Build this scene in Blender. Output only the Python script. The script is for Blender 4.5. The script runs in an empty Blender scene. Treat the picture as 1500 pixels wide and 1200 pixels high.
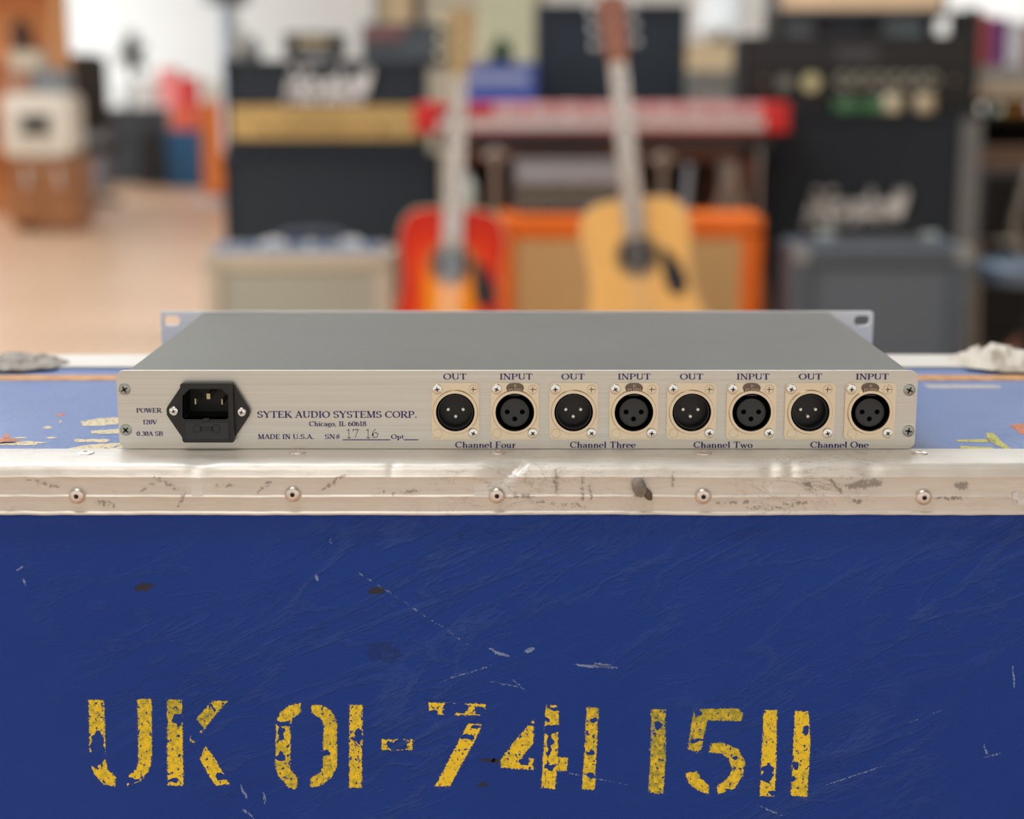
import bpy, bmesh, math, random
from mathutils import Vector, Matrix, noise
random.seed(7)
S = bpy.context.scene
COL = S.collection
PI = math.pi

# ------------------------------------------------------------------ camera
F = 2350.0                      # focal length in pixels of the 1500 px wide frame
TH = 0.203                      # downward pitch
CAM = Vector((-0.0034, -0.856, 0.1985))
cd = bpy.data.cameras.new('camera'); cam = bpy.data.objects.new('camera', cd); COL.objects.link(cam)
cam.location = CAM; cam.rotation_euler = (PI/2-TH, 0, 0)
cd.sensor_width = 36; cd.lens = F/1500*36; cd.clip_start = 0.05; cd.clip_end = 60
cd.dof.use_dof = True; cd.dof.focus_distance = 0.885; cd.dof.aperture_fstop = 4.0
S.camera = cam

# ------------------------------------------------------------------ world, lights, exposure
w = bpy.data.worlds.new('world'); S.world = w; w.use_nodes = True
w.node_tree.nodes['Background'].inputs[0].default_value = (1.0, 0.945, 0.88, 1)
w.node_tree.nodes['Background'].inputs[1].default_value = 0.88
S.view_settings.view_transform = 'Standard'; S.view_settings.look = 'None'
S.view_settings.exposure = 0.0; S.view_settings.gamma = 1.0; S.view_settings.use_curve_mapping = False

def area(name, loc, rot, sx, sy, power, color):
    l = bpy.data.lights.new(name, 'AREA'); l.shape = 'RECTANGLE'; l.size = sx; l.size_y = sy
    l.energy = power; l.color = color
    o = bpy.data.objects.new(name, l); o.location = loc; o.rotation_euler = rot; COL.objects.link(o)
    return o
FLOOR = -0.79
CEIL = 2.75
XL0 = -6.0
area('skylight', (-1.2, 1.6, CEIL-0.06), (0, 0, 0), 1.8, 1.0, 70, (0.84, 0.93, 1.0))
area('fill_over_amplifiers', (0.5, 5.2, CEIL-0.06), (0, 0, 0), 5.0, 1.2, 150, (0.88, 0.95, 1.0))  # added overhead area light, no fixture in view, brightens the amplifier group
area('fill_over_open_floor', (-3.6, 8.0, CEIL-0.06), (0, 0, 0), 2.0, 2.5, 70, (0.90, 0.95, 1.0))  # unseen area light added to lift the floor and far-left fronts
area('window_far_left', (XL0+.1, 13.5, 0.6), (0, -PI/2, 0), 2.4, 5.5, 250, (0.84, 0.93, 1.0))
area('fill_far_right', (-XL0-.1, 14.5, 0.9), (0, PI/2, 0), 2.0, 4.0, 120, (0.92, 0.96, 1.0))  # added area light out of view on the right, lights the back wall
area('grazing_fill_over_case_front', (-0.5, -0.75, CEIL-0.06), (0, 0, 0), 1.0, 0.5, 26, (1.0, 0.97, 0.93))  # added area light grazing the case front to bring out the creases
area('shop_window', (XL0+.1, 1.3, 1.0), (0, -PI/2, 0), 1.8, 2.6, 100, (0.92, 0.96, 1.0))

# ------------------------------------------------------------------ coordinates
CT, ST = math.cos(TH), math.sin(TH)
def ray(px, py):
    x = (px-750)/F; u = (600-py)/F
    return Vector((x, CT+u*ST, -ST+u*CT))
def at(px, py, Y):               # point of the plane y = Y seen at that pixel
    r = ray(px, py); t = (Y-CAM.y)/r.y
    return CAM+r*t
def atz(px, py, z):              # point of the plane z = z seen at that pixel
    r = ray(px, py); t = (z-CAM.z)/r.z
    return CAM+r*t

# ------------------------------------------------------------------ materials
def lin(c):
    return tuple(((v/255)/12.92 if v/255 <= .04045 else ((v/255+.055)/1.055)**2.4) for v in c)
class NT:
    def __init__(s, name):
        s.m = bpy.data.materials.new(name); s.m.use_nodes = True; s.t = s.m.node_tree
        s.b = s.t.nodes['Principled BSDF']; s.out = s.t.nodes['Material Output']
    def n(s, typ, **k):
        o = s.t.nodes.new(typ)
        for a, v in k.items():
            if a in ('inp',):
                for i, x in v.items(): o.inputs[i].default_value = x
            else: setattr(o, a, v)
        return o
    def l(s, a, b): s.t.links.new(a, b)
    def coord(s, scale=(1, 1, 1), rot=(0, 0, 0)):
        g = s.n('ShaderNodeNewGeometry'); m = s.n('ShaderNodeMapping')
        m.inputs['Scale'].default_value = scale; m.inputs['Rotation'].default_value = rot
        s.l(g.outputs['Position'], m.inputs[0]); return m.outputs[0]
    def coord_along(s, ang, scale):
        g = s.n('ShaderNodeNewGeometry'); m = s.n('ShaderNodeMapping'); m.inputs['Rotation'].default_value = (0, ang, 0)
        m2 = s.n('ShaderNodeMapping'); m2.inputs['Scale'].default_value = scale
        s.l(g.outputs['Position'], m.inputs[0]); s.l(m.outputs[0], m2.inputs[0]); return m2.outputs[0]
    def noise(s, scale, vec, detail=3, rough=.55, dist=0):
        o = s.n('ShaderNodeTexNoise', inp={'Scale': scale, 'Detail': detail, 'Roughness': rough, 'Distortion': dist})
        s.l(vec, o.inputs['Vector']); return o.outputs['Fac']
    def ramp(s, fac, stops):
        r = s.n('ShaderNodeValToRGB'); e = r.color_ramp.elements
        while len(e) < len(stops): e.new(.5)
        for i, (p, c) in enumerate(stops):
            e[i].position = p; e[i].color = (*c, 1) if len(c) == 3 else c
        s.l(fac, r.inputs[0]); return r.outputs[0]
    def mix(s, fac, a, b):
        m = s.n('ShaderNodeMix', data_type='RGBA')
        for v, i in ((fac, 0), (a, 6), (b, 7)):
            if hasattr(v, 'links'): s.l(v, m.inputs[i])
            else: m.inputs[i].default_value = v if i == 0 else (*v, 1)
        return m.outputs[2]
    def math(s, op, a, b=0.0, clamp=False):
        m = s.n('ShaderNodeMath', operation=op); m.use_clamp = clamp
        for v, i in ((a, 0), (b, 1)):
            if hasattr(v, 'links'): s.l(v, m.inputs[i])
            else: m.inputs[i].default_value = v
        return m.outputs[0]
    def bump(s, h, strength, dist, prev=None):
        b = s.n('ShaderNodeBump', inp={'Strength': strength, 'Distance': dist}); s.l(h, b.inputs['Height'])
        if prev: s.l(prev, b.inputs['Normal'])
        s.l(b.outputs[0], s.b.inputs['Normal']); return b.outputs[0]
    def base(s, c):
        if hasattr(c, 'links'): s.l(c, s.b.inputs['Base Color'])
        else: s.b.inputs['Base Color'].default_value = (*c, 1)
_mc = {}
def M(c, rough=.5, metal=0.0, var=.12, scale=30.0, emit=None, spec=.5):
    k = (c, rough, metal, var, scale, emit, spec)
    if k in _mc: return _mc[k]
    n = NT('surface'); L = lin(c)
    f = n.noise(scale, n.coord())
    n.base(n.ramp(f, [(.3, tuple(v*(1-var) for v in L)), (.7, tuple(min(1, v*(1+var)) for v in L))]))
    n.b.inputs['Roughness'].default_value = rough; n.b.inputs['Metallic'].default_value = metal
    n.b.inputs['Specular IOR Level'].default_value = spec
    if emit:
        n.b.inputs['Emission Color'].default_value = (*lin(emit[:3]), 1); n.b.inputs['Emission Strength'].default_value = emit[3]
    _mc[k] = n.m; return n.m

def brushed(name, c, rough, streak=(6, 400, 900), amp=.10, bstr=.12):
    n = NT(name); L = lin(c)
    f = n.noise(1.0, n.coord(streak), 4, .65)
    f2 = n.noise(9.0, n.coord(), 3, .5)
    col = n.ramp(f, [(.25, tuple(v*(1-amp) for v in L)), (.75, tuple(min(1, v*(1+amp)) for v in L))])
    n.base(col)
    n.b.inputs['Metallic'].default_value = 1.0
    r = n.math('ADD', n.math('MULTIPLY', f2, .10), rough-.05); n.l(r, n.b.inputs['Roughness'])
    n.bump(f, bstr, .0002)
    return n.m
m_panel = brushed('brushed_aluminium_panel', (213, 211, 203), .42)
m_top = brushed('grained_aluminium_top', (106, 106, 100), .36, streak=(5, 260, 260), amp=.06, bstr=.05)
m_ear = brushed('aluminium_ear', (225, 225, 225), .35)
m_flange = brushed('nickel_flange', (226, 212, 186), .27, streak=(60, 60, 60), amp=.03, bstr=.02)
m_screw = brushed('zinc_screw', (240, 240, 236), .22, streak=(90, 90, 90), amp=.03, bstr=.02)
m_dullscrew = brushed('dull_screw', (170, 172, 168), .34, streak=(90, 90, 90), amp=.08, bstr=.05)
m_tab = brushed('release_tab', (112, 98, 86), .3, streak=(90, 90, 90), amp=.10, bstr=.05)
m_pin = M((236, 232, 220), .25, .6, .02)
m_black = M((22, 23, 26), .38, 0, .05, 60)
m_blackdeep = M((9, 9, 11), .45, 0, .05, 60)
m_insert = M((40, 43, 46), .42, 0, .06, 80)
m_void = M((3, 3, 4), .8, 0, 0, 10, None, .1)
m_print = M((44, 34, 112), .55, 0, .05, 200)
m_eng_glint = M((250, 250, 246), .35, .9, .02); m_eng_shade = M((150, 148, 142), .5, .8, .05)

# aluminium extrusion: scuffed, dull
def m_extrusion():
    n = NT('scuffed_aluminium')
    c = n.coord(); f = n.noise(18, c, 6, .6); g = n.noise(1.0, n.coord((60, 500, 500)), 5, .7)
    base = n.mix(n.math('MULTIPLY', g, .8), lin((206, 200, 190)), lin((244, 240, 232)))
    wv = n.noise(55, n.coord((.5, 1, 1), (0, .5, 0)), 7, .72, 1.6)
    sc = n.ramp(wv, [(.485, (0, 0, 0)), (.5, (1, 1, 1)), (.515, (0, 0, 0))])
    msk = n.ramp(n.noise(9, c, 3), [(.50, (0, 0, 0)), (.68, (1, 1, 1))])
    k = n.math('MULTIPLY', sc, msk); k = n.math('MULTIPLY', k, .75)
    col = n.mix(k, base, lin((120, 112, 106)))
    dirt = n.ramp(n.noise(140, n.coord((.35, 1, 1)), 6, .75), [(.60, (0, 0, 0)), (.75, (1, 1, 1))])
    col = n.mix(n.math('MULTIPLY', dirt, .45), col, lin((138, 130, 122)))
    n.base(col); n.b.inputs['Metallic'].default_value = .35
    n.l(n.math('ADD', n.math('MULTIPLY', f, .25), .33), n.b.inputs['Roughness'])
    p = n.bump(f, .25, .002); n.bump(g, .15, .0006, p)
    return n.m
M_EXT = m_extrusion()
def m_leather(name, c, c2, crease=1.0, rough=.42, grain=1.0, scratch=1.0):
    n = NT(name); c0 = n.coord()
    big = n.noise(7, c0, 4, .6)
    fine = n.noise(1500, n.coord((1, 1, .6)), 2, .6)
    vor = n.n('ShaderNodeTexVoronoi', feature='DISTANCE_TO_EDGE', inp={'Scale': 520.0})
    n.l(c0, vor.inputs['Vector'])
    wr = n.noise(42, n.coord_along(.42, (.36, 1, 1.5)), 6, .62, .7)
    ridge = n.ramp(wr, [(.46, (0, 0, 0)), (.50, (1, 1, 1)), (.53, (0, 0, 0))])
    wr2 = n.noise(17, n.coord_along(.5, (.32, 1, 1.6)), 7, .56, .7)
    ridge2 = n.ramp(wr2, [(.475, (0, 0, 0)), (.50, (1, 1, 1)), (.52, (0, 0, 0))])
    msk = n.ramp(n.noise(5.0, n.coord((1, 1, 1)), 3), [(.46, (.05,)*3), (.70, (1, 1, 1))])
    h = n.math('MULTIPLY', n.math('ADD', ridge, n.math('MULTIPLY', ridge2, 1.2)), msk)
    col = n.mix(big, lin(c), lin(c2)); col = n.mix(n.math('MULTIPLY', h, .16*crease), col, lin((96, 128, 190)))  # ridges mixed paler: wear plus crease highlights painted into the colour
    sp = n.ramp(n.noise(700, n.coord((1, 1, .5), (0, .6, 0)), 4, .7), [(.74, (0, 0, 0)), (.80, (1, 1, 1))])
    m2 = n.ramp(n.noise(16, c0, 4, .7), [(.60, (0, 0, 0)), (.72, (1, 1, 1))])
    col = n.mix(n.math('MULTIPLY', n.math('MULTIPLY', sp, m2), .55*scratch), col, lin((120, 145, 200)))
    n.base(col)
    n.b.inputs['Roughness'].default_value = rough; n.b.inputs['Specular IOR Level'].default_value = .30
    p = n.bump(h, .60*crease, .0014)
    p = n.bump(n.math('ADD', vor.outputs['Distance'], fine), .45*grain, .0006, p)
    return n.m
M_BLUE = m_leather('blue_leathercloth', (0, 52, 142), (18, 66, 158))
M_BLUETOP = m_leather('blue_worn_top', (84, 116, 172), (98, 126, 188), .5, .33, .7, 1.5)

# patch material: thin layer whose edge and holes break up; d = distance inside the outline in mm, wear, fade
def m_patch(name, ca, cb, nscale=420, fuzz=1.3, chips=True, rough=.5, metal=0.0, alpha=1.0, spatter=.0):
    n = NT(name); c0 = n.coord()
    d = n.n('ShaderNodeAttribute', attribute_name='d').outputs['Fac']
    wear = n.n('ShaderNodeAttribute', attribute_name='wear').outputs['Fac']
    fade = n.n('ShaderNodeAttribute', attribute_name='fade').outputs['Fac']
    e = n.noise(nscale, c0, 4, .7)
    ed = n.math('ADD', d, n.math('MULTIPLY', n.math('SUBTRACT', e, .5), fuzz*4))
    a = n.math('GREATER_THAN', ed, 0.0)
    if spatter:
        sp = n.noise(1300, c0, 2, .6)
        th = n.math('ADD', n.math('MULTIPLY', d, -.10), .60)
        a = n.math('MAXIMUM', a, n.math('GREATER_THAN', sp, th))
    if chips:
        ch = n.noise(150, c0, 7, .62, .6)
        hole = n.math('GREATER_THAN', n.math('ADD', ch, n.math('MULTIPLY', wear, .26)) , .635)
        fl = n.noise(520, n.coord((1, 1, .7)), 3, .6)
        hole2 = n.math('GREATER_THAN', n.math('ADD', fl, n.math('MULTIPLY', wear, .05)), .60)
        a = n.math('MULTIPLY', a, n.math('SUBTRACT', 1.0, n.math('MAXIMUM', hole, hole2)))
    f2 = n.noise(420, c0, 5, .75)
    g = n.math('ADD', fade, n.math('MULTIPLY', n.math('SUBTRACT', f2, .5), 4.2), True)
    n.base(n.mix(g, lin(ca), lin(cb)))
    n.b.inputs['Roughness'].default_value = rough; n.b.inputs['Metallic'].default_value = metal
    n.bump(f2, .25, .0006)
    if alpha < 1: a = n.math('MULTIPLY', a, alpha)
    n.l(a, n.b.inputs['Alpha'])
    return n.m

# ------------------------------------------------------------------ mesh helpers
ORG = {}
def obj(name, bm, mat, parent=None, smooth=False, recalc=True):
    if recalc: bmesh.ops.recalc_face_normals(bm, faces=bm.faces)
    o0 = ORG.get(parent.name, Vector()) if parent else Vector()
    if o0.length: bmesh.ops.translate(bm, verts=bm.verts, vec=-o0)
    me = bpy.data.meshes.new(name); bm.to_mesh(me); bm.free()
    if smooth:
        for p in me.polygons: p.use_smooth = True
        try: me.set_sharp_from_angle(angle=math.radians(38))
        except Exception: pass
    me.materials.append(mat)
    o = bpy.data.objects.new(name, me); COL.objects.link(o)
    if parent: o.parent = parent; ORG[o.name] = o0
    return o
def thing(name, label, cat, loc, group=None):
    o = bpy.data.objects.new(name, None); COL.objects.link(o); o.location = loc; o.empty_display_size = .05
    o['label'] = label; o['category'] = cat
    if group: o['group'] = group
    ORG[o.name] = Vector(loc); return o
def tag(o, label, cat, group=None):
    o['label'] = label; o['category'] = cat
    if group: o['group'] = group
    return o
def struct(name, bm, mat):
    o = obj(name, bm, mat); o['kind'] = 'structure'; return o
def B(x0, x1, y0, y1, z0, z1, bev=0, bm=None, seg=2):
    own = bm is None; b = bmesh.new()
    bmesh.ops.create_cube(b, size=1)
    bmesh.ops.scale(b, vec=(x1-x0, y1-y0, z1-z0), verts=b.verts)
    bmesh.ops.translate(b, vec=((x0+x1)/2, (y0+y1)/2, (z0+z1)/2), verts=b.verts)
    if bev: bmesh.ops.bevel(b, geom=b.edges[:], offset=bev, segments=seg, affect='EDGES', profile=.6)
    return b if own else join(bm, b)
def join(bm, b):
    me = bpy.data.meshes.new('t'); b.to_mesh(me); b.free(); bm.from_mesh(me); bpy.data.meshes.remove(me); return bm
def lathe(prof, axis='y', seg=32, center=(0, 0, 0), bm=None):   # prof: (radius, height along axis)
    b = bmesh.new() if bm is None else bm
    c = Vector(center); rings = []
    for r, h in prof:
        ring = []
        for i in range(seg):
            a = 2*PI*i/seg; p = (r*math.cos(a), r*math.sin(a))
            v = {'y': (p[0], h, p[1]), 'z': (p[0], p[1], h), 'x': (h, p[0], p[1])}[axis]
            ring.append(b.verts.new(c+Vector(v)))
        rings.append(ring)
    for A, C in zip(rings, rings[1:]):
        for i in range(seg): b.faces.new((A[i], A[(i+1) % seg], C[(i+1) % seg], C[i]))
    for R in (rings[0], rings[-1]): b.faces.new(R)
    return b
def tube(pts, r, seg=10, bm=None):
    b = bmesh.new() if bm is None else bm
    P = [Vector(p) for p in pts]; rings = []
    for i, p in enumerate(P):
        t = (P[min(i+1, len(P)-1)]-P[max(i-1, 0)]).normalized()
        up = Vector((0, 0, 1)) if abs(t.z) < .9 else Vector((1, 0, 0))
        s = t.cross(up).normalized(); u = s.cross(t)
        rr = r[i] if isinstance(r, (list, tuple)) else r
        rings.append([b.verts.new(p+s*math.cos(2*PI*k/seg)*rr+u*math.sin(2*PI*k/seg)*rr) for k in range(seg)])
    for A, C in zip(rings, rings[1:]):
        for i in range(seg): b.faces.new((A[i], A[(i+1) % seg], C[(i+1) % seg], C[i]))
    b.faces.new(rings[0]); b.faces.new(rings[-1]); return b
def prism(pts, y0, y1, bev=0, bm=None, plane='xz'):             # outline extruded in depth
    b = bmesh.new()
    def V(p, d): return (p[0], d, p[1]) if plane == 'xz' else (p[0], p[1], d)
    vs = [b.verts.new(V(p, y0)) for p in pts]; f = b.faces.new(vs)
    r = bmesh.ops.extrude_face_region(b, geom=[f])
    nv = [g for g in r['geom'] if isinstance(g, bmesh.types.BMVert)]
    bmesh.ops.translate(b, vec=(0, y1-y0, 0) if plane == 'xz' else (0, 0, y1-y0), verts=nv)
    if bev:
        es = [e for e in b.edges if abs((e.verts[0].co-e.verts[1].co)[1 if plane == 'xz' else 2]) < 1e-9]
        bmesh.ops.bevel(b, geom=es, offset=bev, segments=2, affect='EDGES', profile=.6)
    return b if bm is None else join(bm, b)
def rrect(x0, x1, z0, z1, r, n=5):
    pts = []
    for cx, cz, a0 in ((x1-r, z1-r, 0), (x0+r, z1-r, 90), (x0+r, z0+r, 180), (x1-r, z0+r, 270)):
        for i in range(n+1):
            a = math.radians(a0+90*i/n); pts.append((cx+r*math.cos(a), cz+r*math.sin(a)))
    return pts
def circ(cx, cz, r, n=24, a0=0): return [(cx+r*math.cos(a0+2*PI*i/n), cz+r*math.sin(a0+2*PI*i/n)) for i in range(n)]
def xf(b, mat): bmesh.ops.transform(b, matrix=mat, verts=b.verts); return b

# plate with holes: outline bridged to holes by triangle fill
def plate(outer, holes, y0, y1):
    b = bmesh.new(); es = []
    for loop in [outer]+holes:
        vs = [b.verts.new((p[0], y0, p[1])) for p in loop]
        es += [b.edges.new((vs[i], vs[(i+1) % len(vs)])) for i in range(len(vs))]
    r = bmesh.ops.triangle_fill(b, use_beauty=True, use_dissolve=False, edges=es)
    fs = [g for g in r['geom'] if isinstance(g, bmesh.types.BMFace)]
    r = bmesh.ops.extrude_face_region(b, geom=fs)
    bmesh.ops.translate(b, vec=(0, y1-y0, 0), verts=[g for g in r['geom'] if isinstance(g, bmesh.types.BMVert)])
    return b

# ------------------------------------------------------------------ roman lettering (stroke built)
T_, t_ = .165, .062
def A_(cx, cy, rx, ry, a0, a1, n=14):
    return [(cx+rx*math.cos(math.radians(a0+(a1-a0)*i/n)), cy+ry*math.sin(math.radians(a0+(a1-a0)*i/n))) for i in range(n+1)]
def v_(x, y0=0, y1=1, w=T_, s='tb', q=.17):
    r = [([(x, y0), (x, y1)], w)]
    if 'b' in s: r.append(([(x-q, y0+t_/2), (x+q, y0+t_/2)], t_))
    if 't' in s: r.append(([(x-q, y1-t_/2), (x+q, y1-t_/2)], t_))
    if 'l' in s: r.append(([(x-q, y1-t_/2), (x, y1-t_/2)], t_))
    return r
def h_(x0, x1, y, w=t_): return [([(x0, y), (x1, y)], w)]
def l_(p, w=None): return [(p, w)]
def sf(x, y, q=.15): return [([(x-q, y), (x+q, y)], t_)]
hx = .62
G = {
 'A': (.92, l_([(.12, 0), (.46, 1)], .07)+l_([(.44, 1), (.80, 0)], T_)+h_(.22, .68, .34)+sf(.12, .03)+sf(.82, .03)),
 'B': (.82, v_(.2)+l_([(.2, .97), (.45, .97)]+A_(.45, .75, .22, .22, 90, -90)+[(.2, .53)])+l_([(.2, .53), (.48, .53)]+A_(.48, .28, .26, .25, 90, -90)+[(.2, .03)])),
 'C': (.9, l_(A_(.5, .5, .40, .47, 48, 318))+l_([(.80, .98), (.80, .70)], .06)),
 'D': (.95, v_(.2)+l_([(.2, .97), (.44, .97)]+A_(.44, .5, .38, .47, 90, -90, 18)+[(.2, .03)])),
 'E': (.82, v_(.2)+h_(.2, .70, .97)+h_(.2, .56, .51)+h_(.2, .73, .03)+l_([(.70, 1), (.70, .76)], .06)+l_([(.56, .62), (.56, .40)], .05)+l_([(.74, 0), (.74, .27)], .06)),
 'F': (.76, v_(.2)+h_(.2, .68, .97)+h_(.2, .54, .51)+l_([(.68, 1), (.68, .74)], .06)+l_([(.54, .62), (.54, .40)], .05)),
 'I': (.44, v_(.22)), 'K': (.92, v_(.2)+l_([(.26, .40), (.74, .97)], .07)+l_([(.40, .58), (.80, 0)], T_)+sf(.74, .97)+sf(.82, .03)),
 'L': (.80, v_(.2)+h_(.2, .70, .03)+l_([(.71, 0), (.71, .30)], .06)),
 'M': (1.12, v_(.18, w=.07)+l_([(.20, 1), (.55, .02)], T_)+l_([(.55, .02), (.88, 1)], .07)+v_(.92)),
 'N': (.98, v_(.18, w=.07)+l_([(.18, 1), (.80, 0)], T_)+v_(.80, w=.07, s='t')),
 'O': (.98, l_(A_(.49, .5, .39, .47, 0, 360, 28))),
 'P': (.80, v_(.2)+l_([(.2, .97), (.46, .97)]+A_(.46, .72, .24, .25, 90, -90)+[(.2, .47)])),
 'R': (.90, v_(.2)+l_([(.2, .97), (.46, .97)]+A_(.46, .74, .24, .23, 90, -90)+[(.2, .51)])+l_([(.46, .5), (.78, 0)], T_)+sf(.80, .03, .12)),
 'S': (.74, l_(A_(.37, .74, .24, .23, 30, 270)+A_(.37, .26, .25, .24, 90, -150))+l_([(.60, .98), (.60, .74)], .055)+l_([(.12, .02), (.12, .28)], .055)),
 'T': (.86, v_(.43, s='b')+h_(.08, .78, .97)+l_([(.08, 1), (.08, .74)], .06)+l_([(.78, 1), (.78, .74)], .06)),
 'U': (.96, [([(.2, 1), (.2, .35)], T_)]+sf(.2, .97, .17)+l_(A_(.49, .33, .29, .30, 180, 360))+[([(.78, .35), (.78, 1)], .07)]+sf(.78, .97, .13)),
 'V': (.9, l_([(.12, 1), (.46, 0)], T_)+l_([(.46, 0), (.80, 1)], .07)+sf(.14, .97)+sf(.80, .97, .12)),
 'W': (1.25, l_([(.12, 1), (.40, 0)], T_)+l_([(.40, 0), (.64, .98)], .07)+l_([(.62, 1), (.88, 0)], T_)+l_([(.88, 0), (1.12, 1)], .07)+sf(.14, .97)+sf(1.12, .97, .11)+sf(.62, .97, .12)),
 'Y': (.88, l_([(.10, 1), (.45, .46)], T_)+l_([(.45, .46), (.78, 1)], .07)+v_(.45, 0, .48, s='b')+sf(.12, .97)+sf(.78, .97, .11)),
 'a': (.62, l_([(.12, .48)]+A_(.29, .42, .17, .18, 160, 0)+[(.46, .10)])+l_([(.46, .36)]+A_(.28, .17, .17, .15, 90, 300)+[(.46, .12)])+h_(.44, .60, .03)),
 'c': (.56, l_(A_(.32, .31, .24, .30, 45, 315))),
 'e': (.62, l_([(.08, .34), (.54, .34)], .055)+l_(A_(.31, .31, .24, .30, 8, 315))),
 'g': (.62, l_(A_(.28, .42, .17, .18, 0, 360))+l_(A_(.30, -.10, .24, .15, 150, -170))+l_([(.16, .24), (.12, .12), (.30, .07), (.46, .03)])+h_(.42, .60, .58)),
 'h': (.72, v_(.18, 0, 1, s='lb', q=.13)+l_([(.18, .42)]+A_(.37, .40, .17, .20, 150, 0)+[(.54, .0)])+sf(.54, .03, .13)),
 'i': (.36, v_(.18, 0, hx, s='lb', q=.13)+l_([(.18, .82), (.18, .96)], .15)),
 'l': (.36, v_(.18, 0, 1, s='lb', q=.13)),
 'n': (.72, v_(.18, 0, hx, s='lb', q=.13)+l_([(.18, .42)]+A_(.37, .40, .17, .20, 150, 0)+[(.54, .0)])+sf(.54, .03, .13)),
 'o': (.64, l_(A_(.32, .31, .24, .29, 0, 360, 20))),
 'p': (.68, v_(.18, -.28, hx, s='lb', q=.13)+l_(A_(.36, .31, .22, .28, 150, -150))),
 'r': (.52, v_(.18, 0, hx, s='lb', q=.13)+l_([(.18, .40), (.28, .54), (.40, .58)])+l_([(.40, .50), (.40, .62)], .11)),
 't': (.44, l_([(.20, .84), (.20, .14), (.27, .04), (.38, .06)], .12)+h_(.05, .40, .59)),
 'u': (.70, l_([(.16, hx), (.16, .2)]+A_(.32, .20, .16, .18, 180, 330)+[(.50, .16)])+v_(.50, 0, hx, s='l', q=.13)+h_(.50, .62, .03)+h_(.05, .18, .59)),
 'w': (.95, l_([(.10, hx), (.32, 0)], .14)+l_([(.32, 0), (.48, .58)], .06)+l_([(.46, hx), (.66, 0)], .14)+l_([(.66, 0), (.84, hx)], .06)+sf(.12, .59, .11)+sf(.84, .59, .10)),
 '0': (.66, l_(A_(.33, .5, .23, .47, 0, 360, 22))), '1': (.52, v_(.27, s='b')+l_([(.10, .84), (.27, .95)], .07)),
 '2': (.66, l_([(.12, .74)]+A_(.32, .72, .20, .25, 170, -20)+[(.14, .05)])+h_(.10, .56, .04, .10)),
 '3': (.64, l_(A_(.30, .74, .20, .23, 150, -90)+A_(.30, .27, .24, .24, 90, -150))),
 '6': (.66, l_(A_(.33, .32, .23, .29, 0, 360, 20))+l_([(.10, .32)]+A_(.45, .40, .34, .55, 175, 95))),
 '7': (.64, h_(.10, .58, .95, .09)+l_([(.56, .95), (.28, 0)], .13)+l_([(.11, .98), (.11, .76)], .06)),
 '8': (.66, l_(A_(.33, .74, .18, .22, 0, 360, 18))+l_(A_(.33, .27, .23, .25, 0, 360, 18))),
 'm': (1.0, v_(.18, 0, hx, s='lb', q=.13)+l_([(.18, .42)]+A_(.35, .40, .15, .20, 150, 0)+[(.50, .0)])+l_([(.50, .42)]+A_(.67, .40, .15, .20, 150, 0)+[(.82, .0)])),
 's': (.52, l_(A_(.26, .45, .16, .14, 30, 270)+A_(.26, .16, .17, .14, 90, -150))),
 '.': (.34, l_([(.16, 0), (.16, .14)], .15)), ',': (.34, l_([(.17, .13), (.17, .03), (.10, -.16)], .11)),
 '#': (.80, l_([(.24, 0), (.38, 1)], .08)+l_([(.48, 0), (.62, 1)], .08)+h_(.10, .74, .64, .07)+h_(.08, .72, .34, .07)),
 ' ': (.36, []),
}
def stroke_mesh(b, pts, wid, fx, depth):
    def nib(dx, dy):
        L = math.hypot(dx, dy) or 1
        return max(t_, abs(T_*(dy*math.cos(.12)-dx*math.sin(.12))/L))
    n = len(pts); Lf, Rt = [], []
    closed = math.dist(pts[0], pts[-1]) < 1e-6
    for i in range(n):
        if closed and i in (0, n-1): a, c = pts[n-2], pts[1]
        else: a, c = pts[max(i-1, 0)], pts[min(i+1, n-1)]
        dx, dy = c[0]-a[0], c[1]-a[1]; L = math.hypot(dx, dy) or 1
        ww = (wid if wid else nib(dx, dy))/2
        nx, ny = -dy/L*ww, dx/L*ww
        Lf.append(b.verts.new(fx(pts[i][0]+nx, pts[i][1]+ny))); Rt.append(b.verts.new(fx(pts[i][0]-nx, pts[i][1]-ny)))
    for i in range(n-1): b.faces.new((Lf[i], Lf[i+1], Rt[i+1], Rt[i]))
def text_bm(s, x0, x1, zb, cap, y, slant=0, weight=None):
    tot = sum(G[c][0] for c in s)-.06; k = (x1-x0)/tot; b = bmesh.new(); x = -.03
    for c in s:
        w_, st = G[c]
        for pts, wd in st:
            sc = k/cap
            def fx(px, py, x=x): return (x0+(x+px)*k+py*slant*cap, y, zb+py*cap)
            stroke_mesh(b, pts, (weight or wd), fx, 0)
        x += w_
    for f in b.faces:
        if f.normal.y == 0: f.normal_update()
        if f.normal.y > 0: f.normal_flip()
    return b

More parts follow.
